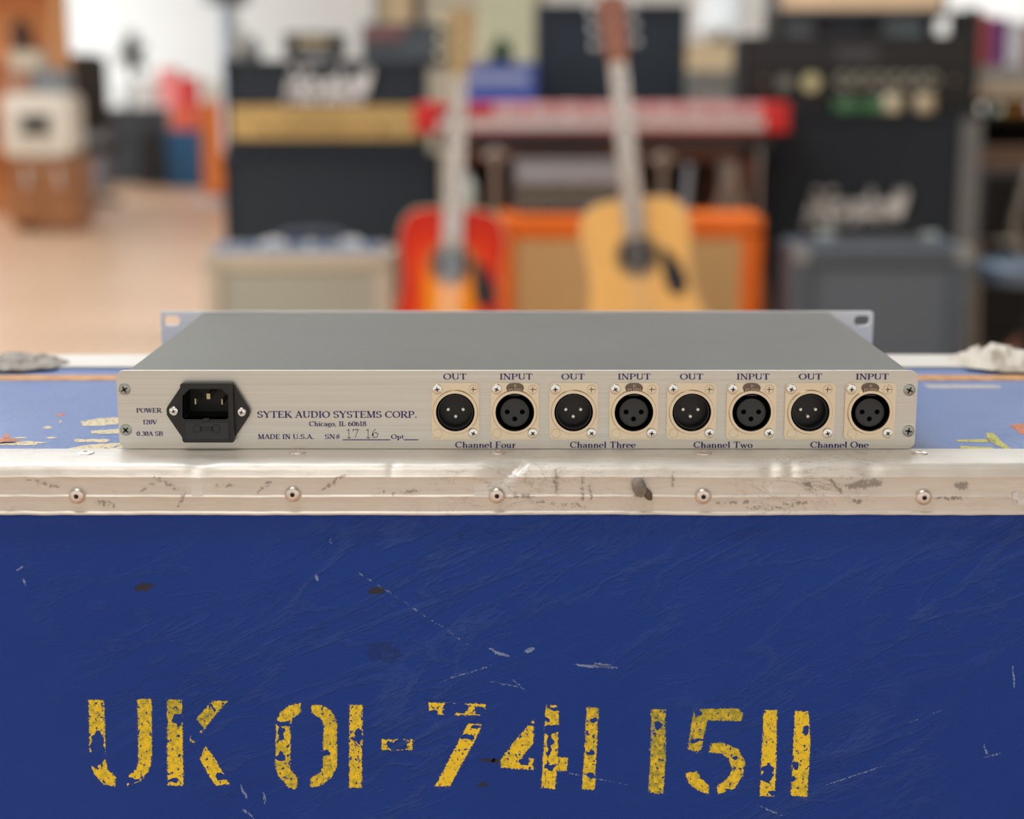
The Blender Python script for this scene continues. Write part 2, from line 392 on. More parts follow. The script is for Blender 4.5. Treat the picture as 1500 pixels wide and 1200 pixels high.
# patches on a plane, with distance attribute
def dist_poly(p, poly):
    x, y = p; ins = False; m = 1e9; n = len(poly)
    for i in range(n):
        x1, y1 = poly[i]; x2, y2 = poly[(i+1) % n]
        dx, dy = x2-x1, y2-y1; t = max(0, min(1, ((x-x1)*dx+(y-y1)*dy)/(dx*dx+dy*dy+1e-12)))
        m = min(m, math.hypot(x-x1-t*dx, y-y1-t*dy))
        if (y1 > y) != (y2 > y) and x < (x2-x1)*(y-y1)/(y2-y1)+x1: ins = not ins
    return m if ins else -m
def patch(name, polys, plane, level, mat, parent, cell=.0008, margin=.0016, wear=lambda a, b: 0, fade=lambda a, b: 0):
    vid = {}; verts = []; faces = []; D = []; W = []; Fd = []
    for poly in polys:
        us = [p[0] for p in poly]; vs = [p[1] for p in poly]
        u0, u1, v0, v1 = min(us)-margin, max(us)+margin, min(vs)-margin, max(vs)+margin
        nu, nv = max(2, int((u1-u0)/cell)), max(2, int((v1-v0)/cell)); base = len(verts); grid = {}
        for i in range(nu+1):
            for j in range(nv+1):
                u, v = u0+(u1-u0)*i/nu, v0+(v1-v0)*j/nv
                grid[i, j] = (u, v, dist_poly((u, v), poly))
        idx = {}
        def gi(k):
            if k not in idx:
                u, v, d = grid[k]; idx[k] = len(verts)
                verts.append((u, level, v) if plane == 'xz' else (u, v, level)); D.append(d*1000); W.append(wear(u, v)); Fd.append(fade(u, v))
            return idx[k]
        for i in range(nu):
            for j in range(nv):
                ks = [(i, j), (i+1, j), (i+1, j+1), (i, j+1)]
                if max(grid[k][2] for k in ks) > -margin: faces.append([gi(k) for k in ks])
    o0 = ORG.get(parent.name, Vector()) if parent else Vector()
    me = bpy.data.meshes.new(name); me.from_pydata([Vector(v)-o0 for v in verts], [], faces)
    for nm, arr in (('d', D), ('wear', W), ('fade', Fd)):
        a = me.attributes.new(nm, 'FLOAT', 'POINT'); a.data.foreach_set('value', arr)
    me.materials.append(mat); o = bpy.data.objects.new(name, me); COL.objects.link(o); o.parent = parent; ORG[o.name] = o0
    return o
def blob(cx, cy, rx, ry, n=26, seed=0, jag=.35, rot=0):
    pts = []
    for i in range(n):
        a = 2*PI*i/n; r = 1+jag*(noise.noise(Vector((math.cos(a)*1.7+seed*3.1, math.sin(a)*1.7, seed)))*1.6+random.uniform(-.25, .25))
        x, y = rx*r*math.cos(a), ry*r*math.sin(a)
        pts.append((cx+x*math.cos(rot)-y*math.sin(rot), cy+x*math.sin(rot)+y*math.cos(rot)))
    return pts
def streak(p, q, w_):
    (x0, y0), (x1, y1) = p, q; L = math.hypot(x1-x0, y1-y0) or 1; nx, ny = -(y1-y0)/L*w_/2, (x1-x0)/L*w_/2
    n = 5; A = []; Bk = []
    for i in range(n+1):
        t = i/n; k = math.sin(PI*(.1+.8*t)); j = random.uniform(-.2, .2)*w_
        A.append((x0+(x1-x0)*t+nx*k+j, y0+(y1-y0)*t+ny*k+j)); Bk.append((x0+(x1-x0)*t-nx*k+j, y0+(y1-y0)*t-ny*k+j))
    return A+Bk[::-1]

# ================================================================== ROOM
n = NT('floorboards'); c = n.coord((1, 1, 1))
br = n.n('ShaderNodeTexBrick', inp={'Color1': (*lin((222, 180, 144)), 1), 'Color2': (*lin((230, 190, 156)), 1), 'Mortar': (*lin((150, 110, 80)), 1), 'Scale': 1.0, 'Mortar Size': .004, 'Brick Width': .09, 'Row Height': 1.6})
n.l(c, br.inputs['Vector']); n.base(n.mix(n.math('MULTIPLY', n.noise(1.2, c, 3), .5), br.outputs[0], lin((236, 204, 174))))
n.b.inputs['Roughness'].default_value = .32
m_floor = n.m
XL, XR, YB, YF = -6.0, 6.0, 17.0, -3.0
struct('floor', B(XL, XR, YF, YB, FLOOR-.05, FLOOR), m_floor)
struct('wall_back', B(XL, XR, YB, YB+.1, FLOOR, CEIL), M((228, 230, 228), .8, 0, .02, 2))
struct('wall_left', B(XL-.1, XL, YF, YB, FLOOR, CEIL), M((226, 222, 214), .8, 0, .02, 2))
struct('wall_right', B(XR, XR+.1, YF, YB, FLOOR, CEIL), M((205, 192, 172), .8, 0, .02, 2))
struct('ceiling', B(XL, XR, YF, YB, CEIL, CEIL+.1), M((150, 140, 126), .8, 0, .05, 2))
struct('baseboard_back', B(XL, XR, YB-.02, YB, FLOOR, FLOOR+.14, .004), M((214, 212, 206), .6, 0, .02, 2))

# ================================================================== FLIGHT CASE
CX0, CX1 = -.41, .43
YFR = -.0375                                  # front face of the aluminium edging
zf = lambda py, Y=YFR: at(750, py, Y).z
case = thing('flight_case', 'blue flight case with dented aluminium edging and yellow stencilled number, under the preamp', 'flight case', (0, .13, FLOOR))
YBK = .297
zb = zf(753)                                   # lower edge of the front edging
FY = -.0345
obj('front_panel', B(CX0, CX1, FY, FY+.009, FLOOR+.10, zb+.006), M_BLUE, case)
fp = case.children[-1]
fp['label'] = 'blue leathercloth front panel with yellow stencilled number'
obj('side_panel', B(CX0, CX0+.009, FY+.009, YBK-.009, FLOOR+.10, -.002), M_BLUE, case)
obj('side_panel', B(CX1-.009, CX1, FY+.009, YBK-.009, FLOOR+.10, -.002), M_BLUE, case)
obj('back_panel', B(CX0, CX1, YBK-.009, YBK, FLOOR+.10, -.002), M_BLUE, case)
obj('bottom_panel', B(CX0+.009, CX1-.009, FY+.009, YBK-.009, FLOOR+.10, FLOOR+.11), M_BLUE, case)
yg0, yg1 = atz(750, 556.5, 0).y, atz(750, 548.5, 0).y
ybe = atz(750, 539, 0).y
lt = obj('lid_top', B(CX0, CX1, .0005, yg0, -.010, -.0006), M_BLUETOP, case); lt['label'] = 'worn blue top of the lid with flaked paint'
obj('lid_top', B(CX0, CX1, yg1, ybe+.004, -.010, -.0006), M_BLUETOP, case)
gr = obj('wooden_batten', B(CX0, CX1, yg0+.0005, yg1-.0005, -.010, -.0001, .0006), M((206, 150, 92), .6, 0, .25, 90), case)
gr['label'] = 'bare wooden strip between the two blue top boards'
# front edging, with dents
prof = [(-.0015+.003, -.0022), (.0020, -.0003), (.0012, .0001), (-.010, .0), (-.016, .0003), (-.020, .0003), (-.0235, .0), (-.029, 0), (-.031, -.0002), (-.0325, -.0006), (-.0340, -.0013), (-.0350, -.0022), (-.0360, -.0034), (-.0371, zf(699)+.0010),
        (-.0380, zf(699)+.0001), (-.0379, zf(699)-.0006), (-.0376, zf(699)-.0030), (-.0376, zf(727.5)+.0010), (-.0384, zf(727.5)+.0001), (-.0383, zf(727.5)-.0006), (-.0380, zf(727.5)-.003), (-.0378, zb+.0016), (-.0387, zb+.0008), (-.0387, zb-.0001), (-.0376, zb-.0006), (FY+.0002, zb-.0006)]
def edging(xa, xb, prof, dents=(), step=.002):
    b = bmesh.new(); nn = int((xb-xa)/step); prev = None
    for i in range(nn+1):
        x = xa+(xb-xa)*i/nn; row = []
        for (y, z) in prof:
            dy = .0004*noise.noise(Vector((x*9, y*30, z*30)))+.00025*noise.noise(Vector((x*60, y*90, z*90))); dz = .0004*noise.noise(Vector((x*14, 5+y*30, z*30)))+.00025*noise.noise(Vector((x*90, 7, y*50)))
            if z > -.0004 and y > -.020: dz *= .3
            for f in dents:
                a, c_ = f(x, y, z); dy += a; dz += c_
            if y > -.003: dy = dz = 0
            row.append(b.verts.new((x, y+dy, z+dz)))
        if prev:
            for j in range(len(prof)-1): b.faces.new((prev[j], prev[j+1], row[j+1], row[j]))
        prev = row
    return b
def dent(px, w_, dy, dz, y1=-.026, zlow=-.012):
    cx = at(px, 690, YFR).x
    def f(x, y, z):
        if y > y1: return 0, 0
        k = math.exp(-((x-cx)/w_)**2)*max(0, 1-max(0, (-z))/(-zlow))
        return dy*k, dz*k
    return f
xn = at(766, 690, YFR).x
def notch(x, y, z):
    if y > -.024 or z < -.0150: return 0, 0
    q = x-xn-z*1.1; k = max(0, 1+z/.015)*min(1, (-.024-y)/.006)
    if -.020 < q <= 0: return .0062*k*(1+q/.020)**1.6, -.0016*k*(1+q/.020)
    if 0 < q < .0035: return .0062*k*(1-q/.0035), -.0008*k*(1-q/.0035)
    return 0, 0
pr2 = []
for i, p in enumerate(prof):
    pr2.append(p)
fe = obj('edging', edging(CX0, CX1, pr2, [dent(288, .007, .0018, -.0012), dent(575, .003, .0006, -.0004), dent(1275, .006, .0012, -.0005), dent(1160, .003, .001, -.0004), dent(1130, .004, .001, -.0004), notch], .0008), M_EXT, case, smooth=True, recalc=True)
fe['label'] = 'dented aluminium edging along the front top corner'
ybx = YBK+.006
obj('edging', B(CX0, CX1, ybe, ybx, -.0005, .0012, .0005), M_EXT, case)
obj('edging', B(CX0, CX1, ybx-.0015, ybx, -.030, 0, .0005), M_EXT, case)
for x0, x1 in ((CX0-.002, CX0+.028), (CX1-.028, CX1+.002)):
    obj('edging', B(x0, x1, FY-.005, ybx+.001, -.0002, .0014, .0004), M_EXT, case)
for xa in (CX0-.0018, CX1):
    obj('edging', B(xa, xa+.0018, FY-.005, ybx, -.03, 0, .0004), M_EXT, case)
    obj('edging', B(xa, xa+.0018, FY-.005, ybx, FLOOR+.09, FLOOR+.12, .0004), M_EXT, case)
obj('edging', B(CX0, CX1, FY-.002, FY, FLOOR+.09, FLOOR+.12, .0004), M_EXT, case)
for sx in (CX0+.06, CX1-.06):
    for sy in (.03, .23):
        c0 = obj('castor', lathe([(.0, -.014), (.040, -.014), (.045, -.008), (.045, .008), (.040, .014), (0, .014)], 'x', 24, (sx, sy, FLOOR+.045)), m_blackdeep, case, True)
        obj('castor_fork', B(sx-.022, sx-.018, sy-.025, sy+.025, FLOOR+.04, FLOOR+.10), m_dullscrew, c0)
        obj('castor_fork', B(sx+.018, sx+.022, sy-.025, sy+.025, FLOOR+.04, FLOOR+.10), m_dullscrew, c0)
# rivets
m_rivet = brushed('rivet', (232, 222, 214), .36, streak=(90, 90, 90), amp=.12, bstr=.15)
m_hole = M((40, 26, 22), .7, 0, .1, 60)
for (px, py) in ((113, 726.5), (429, 724), (728, 726), (1030, 727), (1353, 728.5)):
    p = at(px, py, YFR-.0008)
    r = .0044
    rv = obj('rivet', lathe([(r, .0004), (r*1.0, 0), (r*.93, -.0010), (r*.72, -.0018), (r*.45, -.0021), (r*.28, -.0020), (r*.24, -.0008), (0.0001, -.0008)], 'y', 28, p), m_rivet, case, True)
    obj('rivet_hole', lathe([(r*.25, -.0009), (r*.05, -.0011)], 'y', 14, p), m_hole, rv)
for px in (126, 436, 729, 1031, 1347):
    p = atz(px, 664.5 if px > 1000 or px < 400 else 663.5, 0)
    r = .0044
    rv = obj('rivet', lathe([(r, 0), (r*.95, .0006), (r*.7, .0010), (r*.35, .0011), (r*.28, .0004), (.0001, .0004)], 'z', 24, (p.x, p.y, .0001)), m_rivet, case, True)
    obj('rivet_hole', lathe([(r*.27, .0006), (.0001, .0007)], 'z', 12, (p.x, p.y, .0001)), m_hole, rv)
# torn rubber lump where a rivet is missing, silver paint smear further right
b = bmesh.new(); bmesh.ops.create_icosphere(b, subdivisions=3, radius=1)
p = at(937, 714, YFR-.0022)
for v in b.verts:
    k = 1+.25*noise.noise(v.co*1.8); v.co = Vector((v.co.x*.0038*k+ (-v.co.z)*.0010, v.co.y*.0022*k, v.co.z*.0050*k))+p
lp = obj('torn_bumper', b, M((146, 138, 130), .6, .3, .25, 300), case, True); lp['label'] = 'grey torn rubber stub right of the middle rivet'
b = bmesh.new(); bmesh.ops.create_icosphere(b, subdivisions=2, radius=1); p = at(949, 724, YFR-.0014)
for v in b.verts:
    k = 1+.3*noise.noise(v.co*2.1+Vector((4, 0, 0))); v.co = Vector((v.co.x*.0022*k-v.co.z*.0012, v.co.y*.0014, v.co.z*.0036*k))+p
obj('torn_tip', b, M((96, 82, 72), .7, .1, .3, 300), lp, True)
M_SMEAR = m_patch('silver_smear', (226, 226, 226), (180, 180, 184), 500, 1.0, True, .35, .6)
P2 = lambda px, py, Y: (at(px, py, Y).x, at(px, py, Y).z)
Yp = YFR-.0009
patch('paint_smear', [[P2(a, b_, Yp) for a, b_ in ((1484, 722), (1490, 720), (1493, 728), (1502, 730), (1502, 742), (1492, 740), (1484, 736))]], 'xz', Yp, M_SMEAR, fe)
M_SCUFF = m_patch('dark_scuff', (134, 126, 118), (168, 158, 146), 420, 2.2, True, .6, .3, .5)
def pxblob(cx, cy, rx, ry, Y, seed, jag=.4, rot=0):
    c_ = at(cx, cy, Y); k = (Y-CAM.y)/F
    return blob(c_.x, c_.z, rx*k, ry*k*1.02, 22, seed, jag, rot)
sc = []
for i, (cx, cy, rx, ry, ro) in enumerate([(1270, 709, 30, 6, .1), (1185, 712, 14, 3, -.5), (1225, 712, 16, 2.5, -.9), (1255, 735, 10, 3, .1), (1165, 738, 14, 2, .1), (1410, 712, 10, 6, 0), (820, 738, 34, 1.6, -.1),
        (760, 728, 22, 1.2, 0), (815, 705, 2.5, 14, 0), (853, 718, 1.2, 18, 0), (865, 720, 1.2, 14, .1), (242, 708, 22, 2, -.5), (265, 735, 2, 14, -.5), (215, 715, 16, 1.4, .6), (325, 712, 16, 1.3, .1), (155, 738, 16, 2.2, -.2), (62, 708, 24, 1.4, -.3), (388, 712, 14, 1.4, .8), (490, 706, 22, 1.3, .6), (550, 724, 16, 1.2, .3), (595, 722, 22, 1.3, .15), (1120, 744, 26, 1.5, 0), (1395, 730, 24, 1.3, 0), (1080, 736, 26, 1.2, .05), (985, 702, 1.3, 10, 0)]):
    sc.append(pxblob(cx, cy, rx, ry, Yp, i, .3, ro))
s_ = patch('scuff_marks', sc, 'xz', Yp, M_SCUFF, fe, cell=.0009); s_['kind'] = 'stuff'

# stencilled number -------------------------------------------------
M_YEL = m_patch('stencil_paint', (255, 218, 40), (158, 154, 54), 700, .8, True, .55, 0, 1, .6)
def cr(pts, ox, s): return [(ox+x/s, 1000+y/s) for x, y in pts]
c4 = lambda p: cr(p, 100, 5.0)
c5 = lambda p: cr(p, 380, 4.41)
c6 = lambda p: cr(p, 600, 4.41)
c7 = lambda p: cr(p, 900, 4.41)
LET = [
 ('U', [c4([(150, 125), (260, 130), (268, 330), (272, 560), (290, 640), (345, 690), (345, 760), (260, 745), (190, 670), (158, 590)]),
        c4([(507, 122), (610, 120), (612, 570), (590, 640), (530, 720), (430, 755), (430, 690), (490, 650), (515, 590)])], [(.42, .1)]),
 ('K', [c4([(725, 125), (832, 125), (845, 755), (728, 755)]), c4([(1060, 135), (1168, 135), (1050, 270), (920, 445), (888, 425), (950, 250)]), c4([(1005, 465), (1080, 570), (1180, 745), (1080, 755), (1030, 680), (965, 560)])], [(.75, -.1)]),
 ('0', [c5([(195, 150), (265, 135), (265, 195), (210, 235), (200, 300), (200, 560), (245, 620), (240, 690), (190, 680), (120, 600), (103, 540), (108, 240), (140, 190)]),
        c5([(335, 150), (400, 145), (470, 190), (500, 250), (500, 540), (470, 610), (400, 665), (330, 675), (330, 620), (400, 580), (410, 540), (415, 270), (395, 230), (340, 200)])], [(.35, .45)]),
 ('1', [c5([(583, 145), (665, 145), (662, 680), (580, 680)])], [(.2, .3)]),
 ('dash', [c5([(790, 368), (990, 368), (990, 435), (790, 435)])], [(.3, .3)]),
 ('7', [c5([(1095, 130), (1460, 140), (1455, 212), (1095, 205)]), c5([(1350, 265), (1435, 270), (1410, 340), (1230, 670), (1135, 670)])], [(.1, -.2)]),
 ('4', [c6([(803, 235), (800, 390), (720, 490), (800, 490), (800, 565), (590, 550), (590, 500), (660, 400)]), c6([(880, 145), (965, 150), (955, 480), (1020, 490), (1015, 570), (950, 570), (940, 690), (850, 680), (865, 470)])], [(.45, .05)]),
 ('1', [c6([(1145, 160), (1222, 165), (1205, 500), (1195, 690), (1115, 690), (1130, 450)])], [(.5, .3)]),
 ('1', [c7([(240, 175), (330, 175), (330, 500), (315, 720), (220, 710), (235, 450)])], [(.85, .6)]),
 ('5', [c7([(520, 170), (800, 170), (830, 200), (820, 250), (600, 245), (555, 460), (475, 430), (500, 250)]),
        c7([(620, 395), (700, 390), (800, 430), (845, 520), (830, 600), (770, 690), (670, 720), (665, 670), (740, 610), (760, 560), (740, 490), (680, 455), (615, 455)]),
        c7([(455, 590), (530, 575), (560, 620), (610, 665), (610, 720), (540, 700), (480, 650)])], [(.9, .2)]),
 ('1', [c7([(965, 180), (1050, 180), (1045, 560), (1030, 735), (940, 735), (950, 500)])], [(.1, .1)]),
 ('1', [c7([(1165, 185), (1255, 190), (1265, 400), (1245, 740), (1140, 730), (1155, 450)])], [(-.1, .25)]),
]
Ys = FY-.00012
# places where whole flakes of the paint are gone (pixel centre, radii)
GONE = [(c4([(215, 480)])[0], 9, 16), (c4([(215, 430)])[0], 7, 10), (c4([(210, 560)])[0], 9, 10), (c4([(800, 280)])[0], 6, 8), (c4([(930, 330)])[0], 7, 10), (c4([(940, 400)])[0], 6, 8), (c4([(1120, 690)])[0], 7, 5), (c4([(470, 715)])[0], 7, 4), (c4([(770, 720)])[0], 6, 3),
        (c5([(150, 265)])[0], 9, 4), (c5([(140, 330)])[0], 4, 10), (c5([(135, 480)])[0], 5, 6), (c5([(430, 455)])[0], 5, 4), (c5([(640, 330)])[0], 4, 9), (c5([(895, 405)])[0], 12, 7), (c5([(1225, 180)])[0], 7, 9), (c5([(1290, 165)])[0], 12, 6), (c5([(1120, 195)])[0], 5, 4), (c5([(1430, 190)])[0], 6, 5), (c5([(1400, 295)])[0], 6, 4), (c5([(1340, 350)])[0], 8, 3),
        (c6([(785, 270)])[0], 5, 3), (c6([(745, 510)])[0], 5, 6), (c6([(915, 305)])[0], 10, 6), (c6([(905, 410)])[0], 3, 14), (c6([(905, 545)])[0], 7, 5), (c6([(885, 240)])[0], 4, 4), (c6([(1195, 245)])[0], 7, 4), (c6([(1165, 460)])[0], 4, 3), (c6([(1180, 610)])[0], 5, 5),
        (c7([(285, 270)])[0], 4, 6), (c7([(535, 375)])[0], 9, 3), (c7([(535, 195)])[0], 5, 4), (c7([(780, 490)])[0], 4, 4), (c7([(990, 610)])[0], 9, 6), (c7([(990, 560)])[0], 7, 3), (c7([(1235, 310)])[0], 5, 7), (c7([(1170, 545)])[0], 4, 6), (c7([(1020, 715)])[0], 4, 4)]
kpx = (Ys-CAM.y)/F
GW = [(*P2(g[0][0], g[0][1], Ys), g[1]*kpx*1.15, g[2]*kpx*1.15) for g in GONE]
def gone(u, v):
    m = 0; a_, b2 = u, v; u += .0022*noise.noise(Vector((a_*260, b2*260, 1))); v += .0022*noise.noise(Vector((a_*260, b2*260, 9)))
    for gx, gz, rx, rz in GW:
        q = ((u-gx)/rx)**2+((v-gz)/rz)**2
        if q < 2: m = max(m, 1.55*(1-q/2))
    return m
ztop, zbot = zf(1025, Ys), zf(1160, Ys)
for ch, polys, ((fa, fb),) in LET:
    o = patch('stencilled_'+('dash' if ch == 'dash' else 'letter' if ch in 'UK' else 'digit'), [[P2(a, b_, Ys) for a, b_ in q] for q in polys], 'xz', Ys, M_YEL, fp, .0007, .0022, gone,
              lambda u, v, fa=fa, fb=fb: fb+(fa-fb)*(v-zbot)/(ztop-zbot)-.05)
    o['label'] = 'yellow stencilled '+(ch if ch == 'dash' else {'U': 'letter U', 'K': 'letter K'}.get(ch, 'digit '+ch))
M_STAIN = m_patch('dark_stain', (44, 44, 58), (56, 48, 44), 260, 1.6, False, .6, 0, .9)
Yst = FY-.0001
def stain(pbs, mat, name='stain', alt=Yst, fuzzcell=.0008, kind=True):
    o = patch(name, pbs, 'xz', alt, mat, fp, fuzzcell); 
    if kind: o['kind'] = 'stuff'
stain([pxblob(210, 861, 14, 6, Yst, 3, .35, .15), pxblob(553, 866, 11, 6, Yst, 5, .3), pxblob(714, 1114, 13, 3.5, Yst, 6, .3), pxblob(706, 1150, 8, 4, Yst, 9, .3), pxblob(728, 1115, 6, 3, Yst, 8, .3)], M_STAIN)
M_FAINT = m_patch('faint_stain', (40, 50, 84), (40, 54, 96), 120, 2.2, True, .6, 0, .22)
stain([pxblob(562, 955, 26, 18, Yst, 13, .4)], M_FAINT, 'faint_stain')
M_SCR = m_patch('pale_scratch', (150, 172, 214), (96, 124, 186), 900, .7, True, .5, 0, .75)
ss = []
def SK(x0, y0, x1, y1, w_): ss.append(streak(P2(x0, y0, Yst), P2(x1, y1, Yst), w_*kpx))
for i in range(13):
    t = i/13; x, y = 525+170*t, 838+112*t+random.uniform(-1, 1)
    SK(x, y, x+9, y+6, 1.6)
SK(840, 974, 905, 978, 5); SK(870, 972, 895, 976, 6); SK(715, 950, 745, 962, 5); SK(768, 955, 782, 950, 7); SK(718, 998, 765, 1008, 1.6); SK(750, 995, 768, 1010, 1.8)
SK(484, 790, 486, 798, 3); SK(462, 842, 466, 850, 5); SK(24, 836, 34, 830, 3); SK(32, 845, 38, 858, 3); SK(1484, 975, 1486, 1010, 3); SK(386, 1160, 388, 1178, 4); SK(352, 1150, 362, 1172, 4); SK(355, 1185, 372, 1199, 4); SK(1442, 1090, 1446, 1110, 3); SK(1110, 1180, 1145, 1195, 2)
SK(1440, 1110, 1468, 1103, 2); SK(640, 1000, 720, 975, 1.2); SK(820, 1130, 920, 1150, 1.3); SK(1210, 1150, 1300, 1120, 1.4); SK(952, 1100, 958, 1060, 2); SK(1330, 1060, 1380, 1040, 1.3)
stain(ss, M_SCR, 'scratches', FY-.00015, .0006)

# worn paint on the lid top ------------------------------------------
M_FLAKE = m_patch('bare_primer', (226, 210, 168), (206, 180, 128), 260, 1.5, True, .55)
M_FLAKEO = m_patch('orange_primer', (214, 120, 66), (226, 160, 96), 260, 1.2, True, .55)
M_FLAKEY = m_patch('yellow_paint_wear', (196, 190, 84), (214, 206, 120), 520, 1.0, True, .55)
M_SHADE = m_patch('painted_shadow', (128, 112, 104), (112, 104, 122), 200, 3.0, True, .6, 0, .85)  # brown tint painting the preamp's shadow on the lid
M_TAPE = m_patch('tape_residue', (196, 192, 190), (170, 170, 180), 300, .4, True, .5)
Zt = -.0006+.00012
PT = lambda px, py: (atz(px, py, 0).x, atz(px, py, 0).y)
def tp(name, polys, mat, cell=.0012, lab=None, z=Zt):
    o = patch(name, [[PT(a, b_) for a, b_ in q] for q in polys], 'xy', z, mat, lt, cell, .003)
    o['kind'] = 'stuff'
    if lab: o['label'] = lab
def pb(cx, cy, rx, ry, seed, jag=.3, rot=0): return blob(cx, cy, rx, ry, 22, seed, jag, rot)
tp('bare_patches', [[(118, 616), (150, 611), (178, 610), (178, 620), (140, 623), (122, 623)], [(132, 630), (178, 627), (178, 634), (136, 635)], [(107, 642), (160, 642), (158, 647), (110, 646)], [(98, 656), (130, 650), (178, 647), (180, 655), (160, 657), (104, 657)], [(0, 647), (40, 645), (68, 647), (50, 651), (0, 651)], pb(70, 625, 7, 2, 3), pb(75, 640, 9, 1.5, 4), pb(88, 617, 2.5, 2, 5), pb(30, 640, 12, 1.2, 9)], M_FLAKE, .0010, 'cream patches where the blue paint has flaked off')
tp('orange_patches', [[(0, 643), (10, 633), (14, 640), (30, 644), (20, 648), (0, 649)], [(81, 606), (97, 604), (90, 609), (84, 609)]], M_FLAKEO)
tp('orange_patch', [[(1478, 622), (1492, 620), (1503, 619), (1503, 637), (1494, 634), (1488, 628)]], M_FLAKEO)
tp('yellow_streaks', [[(1444, 633), (1455, 633), (1466, 644), (1482, 657), (1474, 657), (1458, 650), (1448, 645)], [(1400, 643), (1448, 642), (1449, 647), (1404, 646)], [(1406, 652), (1455, 654), (1456, 657), (1408, 656)]], M_FLAKEY, .0008, 'streaks of yellow paint on the blue lid')
0 and tp('painted_shadow', [[(1342, 588), (1350, 590), (1384, 616), (1412, 634), (1408, 645), (1372, 657), (1340, 657)]], M_SHADE, .0016, 'brown painted shadow right of the preamp')  # disabled patch imitating the cast shadow beside the preamp
tp('tape_residue', [[(1352, 562), (1462, 563), (1468, 568), (1362, 568)]], M_TAPE, .0012, 'pale strip of tape residue')
# crumpled hardware on the rear edge
def lump(name, px0, px1, y0, y1, h, mat, label, cat, seed):
    a, c_ = atz(px0, y1, 0), atz(px1, y1, 0); ya, yb_ = atz(750, y1, 0).y, atz(750, y0, 0).y
    t = bmesh.new(); bmesh.ops.create_grid(t, x_segments=60, y_segments=24, size=.5)
    cx, cy = (a.x+c_.x)/2, (ya+yb_)/2
    for v in t.verts:
        u, q = v.co.x*2, v.co.y*2; r = math.sqrt(u*u+q*q)
        e = 1+.22*noise.noise(Vector((u*2, q*2, seed)))
        k = max(0, 1-(r/e)**3)
        z = h*k*(.6+.55*noise.noise(Vector((u*3+seed, q*2, 1)))+.25*noise.noise(Vector((u*9, q*6, seed))))
        rr = min(r, e)/r if r > 1e-6 else 1
        v.co = Vector((cx+u*rr*(c_.x-a.x)/2, cy+q*rr*(yb_-ya)/2, .0014+max(.0002, z)))
    bmesh.ops.remove_doubles(t, verts=t.verts, dist=1e-6)
    r_ = bmesh.ops.extrude_face_region(t, geom=t.faces[:])
    for g in r_['geom']:
        if isinstance(g, bmesh.types.BMVert): g.co.z = .0012
    o = obj(name, t, mat, None, True); tag(o, label, cat); return o
lump('crumpled_tape', -70, 82, 527, 546, .009, M((158, 150, 140), .6, .2, .2, 120), 'grey crumpled tape on the left rear edge of the flight case', 'tape', 2.0)
lump('crumpled_tape', 1418, 1575, 519, 548, .014, M((206, 198, 184), .6, .1, .12, 120), 'cream crumpled tape on the right rear edge of the flight case', 'tape', 6.0)

# ================================================================== RACK PREAMP
PW = .2172; PH = .0437; Z0 = .0006
unit = thing('rack_preamp', 'silver one-unit rack preamp seen from behind, lying on the blue flight case', 'preamp', (0, .11, .0001))
PX = lambda px, py=600: at(px, py, 0).x
PZ = lambda py, px=750: at(px, py, 0).z
xl, xr = at(172.5, 600, 0).x, at(1342.5, 600, 0).x
zt, zb2 = at(750, 543, 0).z, at(750, 658, 0).z+.0002
OUTS, INS = (667, 840, 1012.5, 1185.5), (754, 928, 1100, 1273.5)
def socket_loop(px, R=.01005, hw=.0030):
    cx = (at(px-35, 560.5, 0).x+at(px+35, 643.5, 0).x)/2; cz = at(px, 603, 0).z
    loop = [q for q in circ(cx, cz, R, 40, PI/2) if not (abs(q[0]-cx) < hw and q[1] > cz)]
    i0 = max(range(len(loop)), key=lambda i: math.dist(loop[i], loop[(i+1) % len(loop)])); zq = cz+R+.0016
    mid = [(cx+hw, cz+R-.0004), (cx+hw+.0004, zq), (cx-hw-.0004, zq), (cx-hw, cz+R-.0004)]
    if loop[i0][0] < cx: mid = mid[::-1]
    return loop[:i0+1]+mid+loop[i0+1:], cx, cz, zq
SOCK = [(at(a, b_, 0).x, at(a, b_, 0).z) for a, b_ in ((270, 609), (270, 577), (281, 567), (327, 567), (337, 577), (337, 609), (334, 611.5), (273, 611.5))]
rp = obj('rear_panel', plate(rrect(xl, xr, zb2, zt, .0042), [socket_loop(q)[0] for q in OUTS+INS]+[SOCK], 0, .0022), m_panel, unit)
rp['label'] = 'brushed aluminium rear panel with blue lettering'
DU = .2205
xa, xb = PX(187), PX(1331)
ht = zt-.0009
# chassis: U-shaped cover, floor
obj('top_cover', B(xa, xb, .0022, DU, ht-.0015, ht, .0003), m_top, unit)
obj('side_panel', B(xa, xa+.0015, .0022, DU, .0008, ht-.0015), m_top, unit)
obj('side_panel', B(xb-.0015, xb, .0022, DU, .0008, ht-.0015), m_top, unit)
obj('bottom_panel', B(xa, xb, .0022, DU, .0001, .0010), m_top, unit)
# front rack panel with ears and slots
fx0, fx1 = -.2413+CAM.x*0, .2413
zf0, zf1 = .0004, at(750, 456.6, DU).z
slot = lambda cx, cz: rrect(cx-.0055, cx+.0055, cz-.0034, cz+.0034, .0033)
obj('front_panel', plate(rrect(fx0, fx1, zf0, zf1, .0014, 3), [slot(fx0+.0075, zf1-.0062), slot(fx0+.0075, zf0+.0062), slot(fx1-.0075, zf1-.0062), slot(fx1-.0075, zf0+.0062)], DU, DU+.0032), m_ear, unit)
for zz in range(4):
    pass
